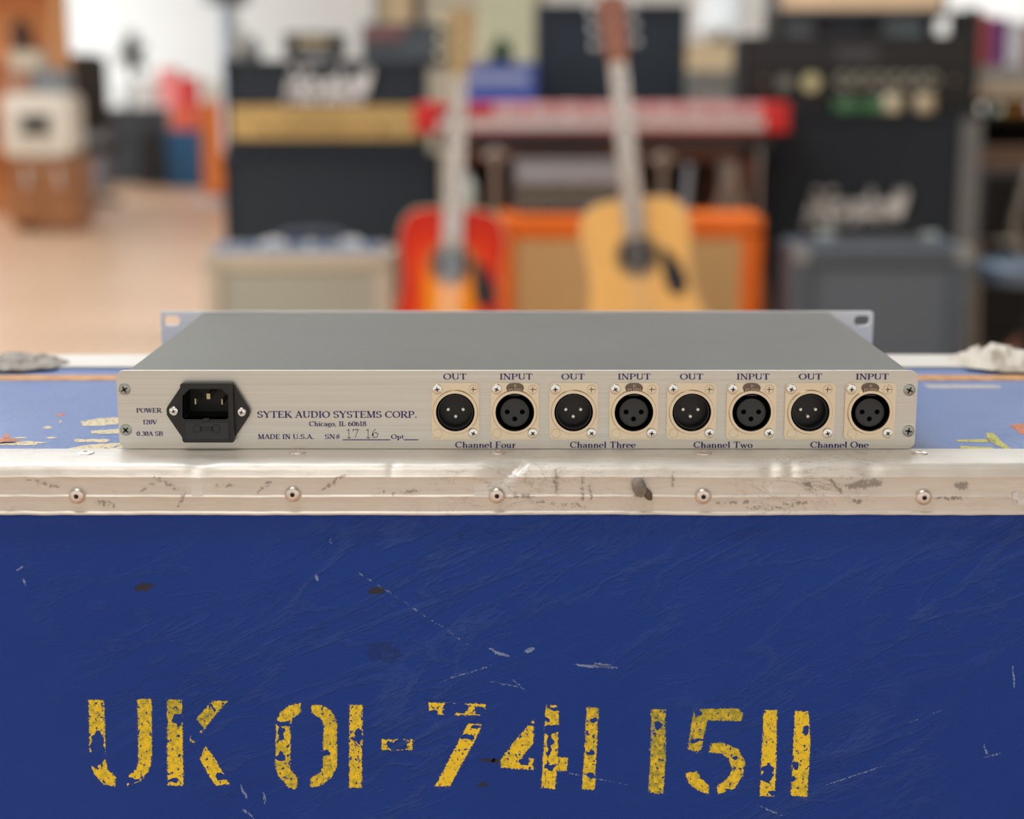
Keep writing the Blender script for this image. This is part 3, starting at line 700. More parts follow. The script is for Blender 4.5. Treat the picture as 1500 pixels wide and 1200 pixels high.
# knobs on the far side of the front panel
for i in range(4):
    for k, dx in ((0, -.028), (1, .022)):
        obj('gain_knob', lathe([(.008, 0), (.0078, .012), (.006, .014), (.0001, .014)], 'y', 20, (-.15+i*.10+dx, DU+.0032, .022)), m_black, unit, True)
# rack screws in the rear panel corners
def phillips(name, px, py, r, parent, mat, Y=0.0, dome=.0011, ang=.3, cross=True):
    p = at(px, py, Y); c_ = (p.x, Y, p.z)
    s = obj(name, lathe([(r, .0003), (r, -dome*.25), (r*.86, -dome*.75), (r*.5, -dome), (r*.12, -dome*1.02), (.00005, -dome*1.02)], 'y', 24, c_), mat, parent, True)
    return s, p
def cross_bm(p, r, y, ang):
    b = bmesh.new()
    for a in (ang, ang+PI/2):
        ca, sa = math.cos(a), math.sin(a)
        q = [(-r, -r*.18), (-r*.3, -r*.26), (r*.3, -r*.26), (r, -r*.18), (r, r*.18), (r*.3, r*.26), (-r*.3, r*.26), (-r, r*.18)]
        prism([(p.x+u*ca-v*sa, p.z+u*sa+v*ca) for u, v in q], y, y+.0002, bm=b)
    return b
m_rec = M((62, 60, 58), .5, .6, .1, 300)
for i, (px, py) in enumerate(((182.5, 570.5), (184.5, 630), (1332, 571.5), (1330.5, 631.5))):
    s, p = phillips('panel_screw', px, py, .0033, rp, m_dullscrew, 0, .0007)
    obj('screw_recess', cross_bm(p, .0019, -.0009, .5+i*.3), m_rec, rp)
m_slotline = M((120, 108, 92), .5, .7, .1, 300)
def ring_bm(cx, cz, r0, r1, y0, y1, seg=40):
    return lathe([(r0, y1), (r0, y0), (r1, y0), (r1, y1)], 'y', seg, (cx, 0, cz))
def annulus(cx, cz, r0, r1, y0, y1, seg=40, key=None):
    b = bmesh.new(); R = []
    c_ = min(.0005, (r1-r0)*.3)
    for r, y in ((r0, y1), (r0+c_, y0), (r1-c_, y0), (r1, y1)):
        R.append([b.verts.new((cx+r*math.cos(2*PI*i/seg), y, cz+r*math.sin(2*PI*i/seg))) for i in range(seg)])
    for k in range(4):
        A, C = R[k], R[(k+1) % 4]
        for i in range(seg): b.faces.new((A[i], A[(i+1) % seg], C[(i+1) % seg], C[i]))
    return b
def xlr(px, male, ch):
    cxp, fy0, fy1 = px, 560.5, 643.5
    p0 = at(px-35, fy0, 0); p1 = at(px+35, fy1, 0); cx = (p0.x+p1.x)/2; cz = at(px, 603, 0).z
    R = .01005
    hw = .0030; loop, _cx, _cz, ztop_ = socket_loop(px)
    fl = obj('output_socket' if male else 'input_socket', plate(rrect(p0.x, p1.x, p1.z, p0.z, .0028), [loop], -.0013, 0), m_flange, unit)
    fl['label'] = ('three-pin male OUT socket of ' if male else 'three-hole female INPUT socket of ')+'Channel '+ch
    obj('raised_collar', annulus(cx, cz, R, R+.0024, -.0026, -.0013), m_flange, fl, True)
    # cup behind the hole
    b = bmesh.new(); seg = 36; R1 = []
    for r, y in ((R-.0001, -.0018), (R-.0001, .0065), (.0001, .0065)):
        R1.append([b.verts.new((cx+r*math.cos(2*PI*i/seg), y, cz+r*math.sin(2*PI*i/seg))) for i in range(seg)])
    for A, C in zip(R1, R1[1:]):
        for i in range(seg): b.faces.new((A[i], C[i], C[(i+1) % seg], A[(i+1) % seg]))
    if male:
        obj('socket_shell', b, m_blackdeep, fl, True, recalc=False)
        obj('inner_rim', annulus(cx, cz, R-.0013, R-.0001, -.0012, .004), m_black, fl, True)
        obj('latch_recess', prism([(cx-hw, cz+R-.0012), (cx+hw, cz+R-.0012), (cx+hw, ztop_), (cx-hw, ztop_)], -.0009, -.0002), m_blackdeep, fl)
        for dx, dz in ((-.0041, .0003), (.0041, .0003), (0, -.0036)):
            obj('contact_pin', lathe([(.0011, .0070), (.0011, .0046), (.0008, .0036), (.0001, .0034)], 'y', 14, (cx+dx, 0, cz+dz)), m_pin, fl, True)
    else:
        obj('socket_shell', b, m_void, fl, True, recalc=False)
        holes = [circ(cx+dx, cz+dz-.0004, .0014, 16) for dx, dz in ((-.0041, .0003), (.0041, .0003), (0, -.0036))]
        obj('socket_insert', plate(circ(cx, cz-.0004, .0078, 36), holes, -.0006, .006), m_insert, fl)
        obj('insert_rim', annulus(cx, cz-.0004, .0072, .0080, -.0010, -.0004), m_insert, fl, True)
        for h in holes: obj('contact_hole', prism(h, .0015, .002), m_void, fl)
        obj('latch_recess', prism([(cx-hw, cz+R-.0012), (cx+hw, cz+R-.0012), (cx+hw, ztop_), (cx-hw, ztop_)], -.0009, -.0002), m_blackdeep, fl)
        q = at(px+.5, 567.5, 0)
        tb = prism([(q.x+.0048*math.cos(a)*abs(math.cos(a))**-.2 if abs(math.cos(a)) > 1e-6 else q.x, q.z+.0027*math.sin(a)) for a in [2*PI*i/28+.01 for i in range(28)]], -.0024, -.0010, .0004)
        obj('release_tab', tb, m_tab, fl, True)
        obj('tab_lettering', text_bm('PUSH' if False else 'PUSH', q.x-.0037, q.x+.0037, q.z-.0019, .0017, -.00248, weight=.12), m_slotline_l, fl)
        obj('tab_pip', annulus(q.x, q.z+.0012, .0004, .0008, -.0027, -.0024, 14), m_flange, fl, True)
    # screws top-left and bottom-right, blank pads in the other corners
    for sx, sy in ((px-26.5, 570), (px+26.5, 634.5)):
        q = at(sx, sy, -.0013)
        s = obj('screw', lathe([(.0029, 0), (.0029, -.0005), (.0025, -.0011), (.0014, -.0014), (.0001, -.0014)], 'y', 22, (q.x, -.0013, q.z)), m_screw, fl, True)
    for sx, sy in ((px-26.5, 570), (px+26.5, 634.5)):
        q = at(sx, sy, -.0013); obj('screw_recess', cross_bm(q, .0013, -.00285, random.uniform(0, 1.5)), m_rec, fl)
    q = at(px+26.5, 570, 0); obj('corner_ring', annulus(q.x, q.z, .0022, .0027, -.0017, -.0013, 26), m_flange, fl, True)
    obj('corner_ring', join(B(q.x-.0014, q.x+.0018, -.0016, -.0013, q.z-.0002, q.z+.0002), B(q.x-.0003, q.x+.0001, -.0016, -.0013, q.z-.0016, q.z+.0014)), m_slotline, fl)
    q = at(px-26, 634.5, 0); obj('corner_ring', annulus(q.x, q.z, .0023, .0027, -.0016, -.0013, 26), m_flange, fl, True)
    return fl
m_slotline_l = M((206, 192, 176), .4, .7, .05, 300)
G['H'] = (.9, v_(.2)+v_(.72)+h_(.2, .72, .5))
for (po, pi, ch) in ((667, 754, 'Four'), (840, 928, 'Three'), (1012.5, 1100, 'Two'), (1185.5, 1273.5, 'One')):
    xlr(po, True, ch); xlr(pi, False, ch)

# power inlet
def PP(px, py, Y=0.0): q = at(px, py, Y); return (q.x, q.z)
inl = obj('power_inlet', plate([PP(*q) for q in ((245.5, 598), (247, 594), (268, 563), (272, 560), (342, 560), (345, 563), (366, 597), (367.5, 602), (366, 608), (343, 643), (339, 646), (276, 646), (271, 643), (249, 611), (246, 606))],
        [SOCK], -.0030, 0), m_black, unit)
inl['label'] = 'black mains inlet with fuse drawer'
xs0, xs1 = PX(268), PX(344.5); zs0, zs1 = PZ(645.5), PZ(559)
sock = SOCK
obj('inlet_body', plate(rrect(xs0, xs1, zs0, zs1, .0016), [sock], -.0052, -.0020), m_black, inl)
# socket well
b = bmesh.new(); R_ = [[b.verts.new((u, y, v)) for u, v in sock] for y in (-.0050, .016)]
for i in range(len(sock)): b.faces.new((R_[0][i], R_[0][(i+1) % len(sock)], R_[1][(i+1) % len(sock)], R_[1][i]))
b.faces.new(R_[1]); obj('socket_well', b, m_blackdeep, inl)
for (a, c_, bw, bh) in ((286, 588.5, .0007, .0030), (305, 581, .0019, .0030), (325, 589, .0007, .0030)):
    q = at(a, c_, 0); obj('blade', B(q.x-bw/2, q.x+bw/2, .0005, .014, q.z-bh/2, q.z+bh/2), M((186, 178, 140), .3, .8, .02), inl)
fd = obj('fuse_drawer', B(PX(271), PX(338), -.0057, -.0050, PZ(643), PZ(613.5), .0003), m_insert, inl)
b = bmesh.new(); zc = PZ(625); xc_ = PX(304.5)
def out(lp, w_=.00022):
    for i in range(len(lp)):
        p, q = lp[i], lp[(i+1) % len(lp)]; L = math.dist(p, q)
        if L < 1e-7: continue
        nx, nz = -(q[1]-p[1])/L*w_, (q[0]-p[0])/L*w_
        prism([(p[0]+nx, p[1]+nz), (q[0]+nx, q[1]+nz), (q[0]-nx, q[1]-nz), (p[0]-nx, p[1]-nz)], -.0060, -.0056, bm=b)
for s in (-1, 1): out([(xc_+s*.0052+.0022*math.cos(a), zc+.0021*math.sin(a)) for a in [2*PI*i/12 for i in range(12)]])
out([(xc_-.0032, zc+.0008), (xc_+.0032, zc+.0008), (xc_+.0032, zc-.0008), (xc_-.0032, zc-.0008)])
out([(PX(272.5), PZ(641)), (PX(336.5), PZ(641)), (PX(336.5), PZ(615.5)), (PX(272.5), PZ(615.5))], .00012)
obj('fuse_symbol', b, m_black, inl)
obj('drawer_catch', B(PX(300), PX(309), -.0060, -.0050, PZ(614.5), PZ(609.5), .0003), m_black, inl)
for i, (px, py) in enumerate(((255, 602), (354, 603.5))):
    q = at(px, py, -.003)
    obj('screw', lathe([(.0027, 0), (.0027, -.0005), (.0022, -.0012), (.0012, -.0015), (.0001, -.0015)], 'y', 22, (q.x, -.0030, q.z)), m_screw, inl, True)
    obj('screw_recess', cross_bm(q, .0012, -.0046, .3+i), m_rec, inl)

# printed lettering on the rear panel
def line(s, px0, px1, pyb, caph, name='lettering'):
    a, c_ = at(px0, pyb, 0), at(px1, pyb, 0); t = at(px0, pyb-caph, 0)
    return obj(name, text_bm(s, a.x, c_.x, a.z, t.z-a.z, -.00045), m_print, rp, recalc=False)
line('POWER', 200, 236.5, 604.5, 6.6); line('120V', 209.5, 230, 621.5, 6.4); line('0.30A SB', 200.5, 238.5, 638.5, 6.4)
line('SYTEK AUDIO SYSTEMS CORP.', 377, 611, 612, 9.6); line('Chicago, IL 60618', 453, 536.5, 624.3, 7); line('MADE IN U.S.A.', 378, 460, 643, 6.8)
line('SN#', 476, 498, 643, 6.8); line('Opt', 573, 591.5, 643, 6.6)
obj('lettering', join(B(PX(501), PX(571), -.0005, -.0004, PZ(644.8), PZ(643.9)), B(PX(591), PX(612), -.0005, -.0004, PZ(644.8), PZ(643.9))), m_print, rp)
for px in (666.5, 839.5, 1013, 1187): line('OUT', px-17, px+17, 556, 8.6)
for px in (756, 929, 1103, 1277.5): line('INPUT', px-24, px+24, 556, 8.6)
for s, x0, x1 in (('Channel Four', 667, 755.5), ('Channel Three', 835, 931), ('Channel Two', 1016, 1102), ('Channel One', 1187, 1272)): line(s, x0, x1, 656, 8.8)
for s, x0, x1 in (('17', 507.5, 526), ('16', 535.5, 555)):
    for d, mt, y in ((.7, m_eng_glint, -.00040), (0, m_eng_shade, -.00046)):  # offset pale copy paints the strokes' highlight, darker copy their shade
        a, c_ = at(x0+d, 642+d, 0), at(x1+d, 642+d, 0); t = at(x0, 628, 0)
        obj('stamped_number', text_bm(s, a.x, c_.x, a.z, t.z-a.z-.0003, y, weight=.10), mt, rp, recalc=False)

# ================================================================== BACKGROUND
def fr(px0, px1, py0, py1, D):                    # front face rectangle at distance D, returns x0,x1,z0,z1,Y
    Y = D+CAM.y; cx = (px0+px1)/2
    return at(px0, (py0+py1)/2, Y).x, at(px1, (py0+py1)/2, Y).x, at(cx, py1, Y).z, at(cx, py0, Y).z, Y
m_tolex = M((32, 42, 52), .75, 0, .12, 60); m_grille = M((40, 49, 58), .8, 0, .10, 40); m_dark = M((24, 24, 25), .6, 0, .1, 30)
m_pipe = M((150, 150, 150), .35, .8, .05); m_white = M((225, 225, 220), .5, 0, .04); m_chrome = M((215, 218, 220), .22, 1, .02)
m_gold = M((204, 172, 108), .45, .2, .10, 8); m_knob = M((224, 214, 176), .35, .2, .04); m_feet = M((15, 15, 15), .7)

def shell(t, x0, x1, z0, z1, Y, dep, th, mat, bev=.008, name='cabinet'):
    b = bmesh.new()
    B(x0, x1, Y, Y+dep, z1-th, z1, bev, b); B(x0, x1, Y, Y+dep, z0, z0+th, bev, b)
    B(x0, x0+th, Y, Y+dep, z0+th*.5, z1-th*.5, bev, b); B(x1-th, x1, Y, Y+dep, z0+th*.5, z1-th*.5, bev, b)
    B(x0+th*.5, x1-th*.5, Y+dep-.02, Y+dep-.002, z0+th*.5, z1-th*.5, 0, b)
    return obj(name, b, mat, t)
def corners(t, x0, x1, z0, z1, Y, r=.03, mat=None):
    for x in (x0, x1):
        for z in (z0, z1):
            sx, sz = (1 if x == x0 else -1), (1 if z == z0 else -1)
            obj('corner_protector', B(min(x-sx*.004, x+sx*r), max(x-sx*.004, x+sx*r), Y-.004, Y+r, min(z-sz*.004, z+sz*r), max(z-sz*.004, z+sz*r), .004), mat or m_feet, t)
def handle(t, x0, x1, Y, z, h=.035, r=.011, mat=m_dark, capm=m_chrome):
    hd = obj('handle', tube([(x0, Y, z+.006), (x0+.03, Y, z+h*.8), ((x0+x1)/2, Y, z+h), (x1-.03, Y, z+h*.8), (x1, Y, z+.006)], r, 8), mat, t, True)
    for x in (x0, x1): obj('handle_cap', B(x-.028, x+.028, Y-.02, Y+.02, z, z+.024, .006), capm, hd)
def script_text(t, px0, px1, py0, py1, D, mat):
    x0, x1, z0, z1, Y = fr(px0, px1, py0, py1, D)
    b = text_bm('Marshall', x0, x1-.3*(z1-z0), z0+.12*(z1-z0), (z1-z0)*.86, Y-.012, .28, .34)
    r = bmesh.ops.extrude_face_region(b, geom=b.faces[:]); bmesh.ops.translate(b, vec=(0, .011, 0), verts=[g for g in r['geom'] if isinstance(g, bmesh.types.BMVert)])
    o = obj('logo', b, mat, t); o['label'] = 'white slanted script logo'; return o

# amplifier head, left
x0, x1, z0, z1, Y = fr(329, 622, 88, 216, 6.0)
cabtop = fr(329, 642, 228, 343, 6.0)[3]+.004
z0 = cabtop+.006
t = thing('amplifier', 'black amplifier head with white script logo and gold control panel, left of the guitars', 'amplifier', ((x0+x1)/2, Y+.13, cabtop))
shell(t, x0, x1, z0, z1, Y, .26, .018, m_tolex)
zs = at(480, 153, Y).z
obj('grille_cloth', B(x0+.018, x1-.018, Y+.012, Y+.03, zs, z1-.018), m_grille, t)
cp = obj('control_panel', B(x0+.018, x1-.018, Y+.010, Y+.03, at(480, 204, Y).z, zs-.004), m_gold, t)
for i in range(7): obj('control_knob', lathe([(.013, 0), (.012, -.014), (.0001, -.014)], 'y', 16, (x0+.15+i*.07, Y+.010, (z0+zs)/2)), M((150, 118, 66), .4, .5), cp, True)
obj('lower_rail', B(x0+.018, x1-.018, Y+.008, Y+.03, z0+.018, at(480, 205, Y).z), m_dark, t)
script_text(t, 416, 549, 103, 151, 6.0-.0, M((246, 248, 246), .4))
for i in range(4): obj('rubber_foot', lathe([(.018, 0), (.016, .006), (.0001, .006)], 'z', 12, ([x0+.05, x1-.05][i % 2], Y+[.05, .21][i//2], cabtop)), m_feet, t, True)
corners(t, x0, x1, z0, z1, Y)
# cabinet below it
x0, x1, z0_, z1, Y = fr(330, 641, 228, 343, 6.0)
t = thing('speaker_cabinet', 'black speaker cabinet under the gold-panel amplifier head', 'speaker cabinet', ((x0+x1)/2, Y+.18, FLOOR))
shell(t, x0, x1, FLOOR+.04, z1, Y-.03, .36, .02, m_tolex)
obj('grille_cloth', B(x0+.02, x1-.02, Y-.018, Y, FLOOR+.06, z1-.02), m_grille, t)
for i in range(4):
    obj('castor', lathe([(.018, -.01), (.02, 0), (.018, .01)], 'x', 14, ([x0+.07, x1-.07][i % 2], Y+[.02, .28][i//2], FLOOR+.02)), m_feet, t, True)
corners(t, x0, x1, FLOOR+.04, z1, Y-.03)
x0, x1, zz0, zz1, Yh = fr(395, 452, 199, 226, 5.95)
o = obj('silver_pedal', B(x0, x1, Y-.01, Y+.10, cabtop+.0, cabtop+.055, .01), M((170, 166, 160), .4, .4), None)
# resting in front lip -- small effects pedal between head and cabinet edge
bpy.data.objects.remove(o)

# cream combo amplifier in front of it
D = 4.95
x0, x1, z0_, z1, Y = fr(300, 574, 372, 500, D)
t = thing('combo_amplifier', 'cream combo amplifier with pale grille and blue-grey top, left of the sunburst guitar', 'amplifier', ((x0+x1)/2, Y+.12, FLOOR))
m_cream = M((196, 186, 166), .6, 0, .08, 40)
shell(t, x0, x1, FLOOR+.02, z1, Y, .25, .05, m_cream, .008)
obj('grille_cloth', B(x0+.05, x1-.05, Y+.014, Y+.03, FLOOR+.07, z1-.05), M((170, 172, 156), .8, 0, .05, 300), t)
tp_ = obj('control_panel', B(x0+.02, x1-.02, Y+.02, Y+.235, z1, z1+.012, .003), M((120, 138, 165), .4, .3, .2, 20), t)
for i in range(7): obj('control_knob', lathe([(.014, 0), (.013, .02), (.0001, .02)], 'z', 14, (x0+.10+i*.075, Y+.06, z1+.012)), m_white if i % 2 else m_chrome, tp_, True)
handle(t, at(402, 345, Y+.12).x, at(512, 345, Y+.12).x, Y+.14, z1+.010, .045, .012, M((70, 72, 86), .5), m_white)
for i in range(4): obj('rubber_foot', lathe([(.018, 0), (.016, .022), (.0001, .022)], 'z', 12, ([x0+.05, x1-.05][i % 2], Y+[.05, .20][i//2], FLOOR)), m_feet, t, True)

# guitars ------------------------------------------------------------
def body_outline():
    key = [(.0, .2500), (.058, .2500), (.10, .244), (.130, .222), (.143, .185), (.1455, .15), (.140, .11), (.1350, .06), (.137, .01), (.152, -.05), (.178, -.11), (.197, -.165), (.199, -.21), (.185, -.25), (.145, -.275), (.08, -.287), (0, -.290)]
    out_ = []
    for i in range(len(key)-1):
        p0 = key[max(i-1, 0)]; p1 = key[i]; p2 = key[i+1]; p3 = key[min(i+2, len(key)-1)]
        for k in range(4):
            s = k/4
            out_.append(tuple(.5*((2*p1[j])+(-p0[j]+p2[j])*s+(2*p0[j]-5*p1[j]+4*p2[j]-p3[j])*s*s+(-p0[j]+3*p1[j]-3*p2[j]+p3[j])*s**3) for j in (0, 1)))
    out_.append(key[-1])
    return [(max(0, x), z) for x, z in out_]
m_sun = None
def sunburst():
    n = NT('sunburst_top'); tc = n.n('ShaderNodeAttribute', attribute_name='burst').outputs['Fac']
    n.base(n.ramp(tc, [(0, lin((190, 30, 8))), (.25, lin((216, 48, 8))), (.45, lin((232, 90, 8))), (.62, lin((246, 150, 10))), (1, lin((250, 180, 30)))]))
    n.b.inputs['Roughness'].default_value = .35; n.b.inputs['Specular IOR Level'].default_value = .25
    return n.m
def guitar(hx_px, hy_px, D, roll, lean, topm, sidem, name, label, tuner_c, head_c, burst=False):
    Y = D+CAM.y; hole = at(hx_px, hy_px, Y)
    Mx = Matrix.Translation(hole) @ Matrix.Rotation(roll, 4, 'Y') @ Matrix.Rotation(-lean, 4, 'X')
    # local: x side, z along neck, -y front; soundhole centre at origin; body centre offset
    OFF = -.100                                   # body outline zero relative to hole
    half = body_outline(); pts = [(x, z+OFF) for x, z in half]+[(-x, z+OFF) for x, z in half[::-1] if x > 1e-6]
    base_ = Mx @ Vector((0, .05, -.29+OFF)); t = thing(name, label, 'guitar', (base_.x, base_.y, base_.z))
    dep = .105
    obj('body', xf(plate(pts, [], .003, dep), Mx), sidem, t, True)
    if burst:
        b = bmesh.new(); cen = [b.verts.new((0, 0, -.18))]; rings = []
        N = len(pts)
        for s in (.12, .25, .38, .5, .62, .74, .85, .93, 1):
            rings.append([b.verts.new((x*s, 0, -.18+(z+.18)*s)) for x, z in pts])
        for i in range(N): b.faces.new((cen[0], rings[0][i], rings[0][(i+1) % N]))
        for A, C in zip(rings, rings[1:]):
            for i in range(N): b.faces.new((A[i], A[(i+1) % N], C[(i+1) % N], C[i]))
        vals = [1]+[v for s in (.12, .25, .38, .5, .62, .74, .85, .93, 1) for v in [1-s]*N]
        bound = rings[-1]; 
        low = [b.verts.new((v.co.x, .003, v.co.z)) for v in bound]; vals += [0]*N
        for i in range(N): b.faces.new((bound[i], bound[(i+1) % N], low[(i+1) % N], low[i]))
        top = obj('soundboard', xf(b, Mx), topm, t)
        a = top.data.attributes.new('burst', 'FLOAT', 'POINT'); a.data.foreach_set('value', vals)
    else:
        obj('soundboard', xf(plate(pts, [], 0, .003), Mx), topm, t)
    cream = M((222, 206, 170), .4)
    b = bmesh.new(); N = len(pts)
    R = [[b.verts.new((x*k, y, OFF+(z-OFF)*k)) for x, z in pts] for k, y in ((1.0, -.0004), (.985, -.0006))]
    for i in range(N): b.faces.new((R[0][i], R[0][(i+1) % N], R[1][(i+1) % N], R[1][i]))
    obj('binding', xf(b, Mx), cream, t)
    obj('rosette', xf(annulus(0, 0, .052, .062, -.0012, 0), Mx), M((150, 128, 84), .5), t)
    obj('soundhole', xf(lathe([(.050, -.0004), (.050, -.0002), (.0001, -.0002)], 'y', 32), Mx), M((44, 30, 20), .8), t)
    pg = [(.066, .014), (.080, .008), (.098, -.016), (.118, -.056), (.124, -.092), (.108, -.118), (.080, -.114), (.064, -.080), (.062, -.030)]
    obj('pickguard', xf(prism(pg, -.0022, -.0004), Mx), m_black, t)
    br = obj('bridge', xf(B(-.085, .085, -.010, 0, -.222, -.192, .004), Mx), M((44, 28, 20), .5), t)
    obj('saddle', xf(B(-.038, .038, -.013, -.009, -.203, -.199), Mx), cream, br)
    # neck and fingerboard
    nz0, nz1 = .045, .505
    fb = bmesh.new()
    for x, z in ((-.0285, nz0), (.0285, nz0), (.0215, nz1), (-.0215, nz1)): pass
    nb = prism([(-.030, nz0+.10), (.030, nz0+.10), (.0235, nz1), (-.0235, nz1)], -.006, .018, .003)
    obj('neck', xf(nb, Mx), head_c, t)
    fbo = obj('fingerboard', xf(prism([(-.0295, nz0), (.0295, nz0), (.0225, nz1), (-.0225, nz1)], -.013, -.0005), Mx), M((156, 132, 98), .5, 0, .12, 30), t)
    L = .645
    for k in range(1, 20):
        z = nz1-(L-L/2**(k/12))
        if z < nz0+.004: break
        hw_ = .0225+(.007)*(nz1-z)/(nz1-nz0)
        obj('fret', xf(B(-hw_, hw_, -.0145, -.013, z-.001, z+.001), Mx), m_chrome, fbo)
    obj('nut', xf(B(-.0225, .0225, -.017, -.006, nz1, nz1+.004), Mx), cream, t)
    hs = obj('headstock', xf(prism([(-.0225, nz1+.004), (.0225, nz1+.004), (.031, nz1+.035), (.037, nz1+.17), (.020, nz1+.185), (0, nz1+.178), (-.020, nz1+.185), (-.037, nz1+.17), (-.031, nz1+.035)], -.007, .008, .002), Mx), head_c, t)
    for s in (-1, 1):
        for k in range(3):
            z = nz1+.055+k*.045
            tn = bmesh.new(); tube([(s*.033, .002, z), (s*.050, .002, z)], .003, 8, tn); B(min(s*.048, s*.064), max(s*.048, s*.064), -.004, .008, z-.009, z+.009, .003, tn)
            lathe([(.005, -.0125), (.005, -.007), (.0001, -.007)], 'y', 10, (s*.021, 0, z), tn)
            obj('tuning_peg', xf(tn, Mx), tuner_c, hs)
    for k in range(6):
        xs = (k-2.5)
        obj('string', xf(tube([(xs*.0074, -.015, nz1+.003), (xs*.0106, -.0145, -.201)], .0005, 5), Mx), m_chrome, t)
    return t, Mx
m_natural = M((246, 190, 104), .30, 0, .05, 8); m_natside = M((150, 82, 48), .35)
head_red = M((150, 92, 70), .4); head_tan = M((170, 142, 96), .45)
g1, M1 = guitar(661, 386, 4.35, math.radians(2.6), math.radians(9), sunburst(), M((190, 36, 12), .4, 0, .05, 20, None, .2), 'acoustic_guitar', 'sunburst red and orange acoustic guitar on a stand, left of the natural one', m_knob, head_tan, True)
g2, M2 = guitar(934, 374, 4.25, math.radians(-6.2), math.radians(9), m_natural, m_natside, 'acoustic_guitar', 'natural blond acoustic guitar with black pickguard on a stand', m_chrome, head_red)
def gstand(Mx, label, D):
    bp = Mx @ Vector((0, .05, -.39)); x, y = bp.x, bp.y
    t = thing('guitar_stand', label, 'stand', (x, y, FLOOR)); hz = bp.z
    for s in (-1, 1):
        obj('leg', tube([(x, y+.16, hz+.10), (x+s*.10, y+.02, hz-.02), (x+s*.18, y-.14, FLOOR+.012)], .009, 8), m_dark, t, True)
        obj('cradle_arm', tube([(x+s*.06, y+.10, hz-.014), (x+s*.09, y-.08, hz-.014), (x+s*.09, y-.09, hz+.02)], .009, 8), m_dark, t, True)
    obj('leg', tube([(x, y+.16, hz+.10), (x, y+.34, FLOOR+.012)], .009, 8), m_dark, t, True)
gstand(M1, 'black tubular stand under the sunburst guitar', 4.3); gstand(M2, 'black tubular stand under the natural blond guitar', 4.3)

# orange combo behind the guitars
D = 5.0
x0, x1, z0, z1, Y = fr(722, 1117, 318, 500, D)
t = thing('speaker_cabinet', 'bright orange speaker cabinet with tan grille behind the blond guitar', 'speaker cabinet', ((x0+x1)/2, Y+.15, FLOOR))
m_or = M((252, 118, 14), .5, 0, .06, 20)
shell(t, x0, x1, FLOOR+.03, z1, Y, .30, .065, m_or, .01)
obj('grille_cloth', B(x0+.06, x1-.06, Y+.014, Y+.03, FLOOR+.09, z1-.06), M((214, 178, 120), .8, 0, .08, 300), t)
for xx in (x0+.05, x1-.05):
    for yy in (Y+.05, Y+.25): obj('skid', B(xx-.03, xx+.03, yy-.03, yy+.03, FLOOR, FLOOR+.032, .004), m_feet, t)

# grey amp standing on the orange cabinet
x0, x1, zz, z1b, Y2 = fr(752, 912, 237, 316, 5.12)
t = thing('amplifier', 'small grey amplifier head with silver top band on the orange cabinet', 'amplifier', ((x0+x1)/2, Y2+.1, z1))
zsl = at(830, 268, Y2).z
shell(t, x0, x1, z1+.012, z1b, Y2, .16, .012, M((120, 122, 122), .5), .004)
obj('grille_cloth', B(x0+.012, x1-.012, Y2+.010, Y2+.02, z1+.024, zsl), M((96, 98, 88), .7), t)
obj('control_panel', B(x0+.012, x1-.012, Y2+.006, Y2+.02, zsl, z1b-.012), M((168, 176, 182), .35, .4), t)
for i in range(4): obj('rubber_foot', lathe([(.014, 0), (.012, .012), (.0001, .012)], 'z', 10, ([x0+.03, x1-.03][i % 2], Y2+[.03, .13][i//2], z1)), m_feet, t, True)
# small objects on the orange cabinet: cable loops / bottle
def bottle(px, py0, py1, D, zbase, rr, mat, name, label, cat):
    Y = D+CAM.y; a = at(px, py0, Y); h = a.z-zbase
    t = lathe([(rr*.9, 0), (rr, h*.05), (rr, h*.68), (rr*.7, h*.80), (rr*.4, h*.88), (rr*.4, h), (.0001, h)], 'z', 20, (a.x, Y, zbase))
    return tag(obj(name, t, mat, None, True), label, cat)
bottle(686, 256, 320, 5.10, z1, .024, M((190, 208, 202), .25), 'bottle', 'pale green bottle behind the sunburst guitar shoulder', 'bottle')

# keyboard stand, keyboard, table
D = 5.35; Y = D+CAM.y
zt0 = at(880, 196, Y).z; x0, x1 = at(640, 190, Y).x, at(1128, 190, Y).x
t = thing('table', 'dark wooden table carrying the red keyboard', 'table', ((x0+x1)/2, Y+.45, FLOOR))
m_wood = M((84, 46, 26), .5, 0, .25, 12)
ztab = at(880, 199, Y).z
obj('tabletop', B(x0, x1, Y, Y+1.15, ztab-.04, ztab, .004), M((44, 34, 30), .4, 0, .2, 12), t)
obj('apron', B(x0+.05, x1-.05, Y+.03, Y+.05, at(880, 236, Y).z, ztab-.04), m_wood, t)
obj('back_board', B(x0+.05, x1-.05, Y+1.11, Y+1.13, FLOOR+.05, ztab-.04), M((60, 40, 30), .7, 0, .2, 12), t)
for xx in (x0+.03, x1-.09):
    for yy in (Y+.03, Y+1.04): obj('leg', B(xx, xx+.06, yy, yy+.06, FLOOR, ztab-.04, .004), m_wood, t)
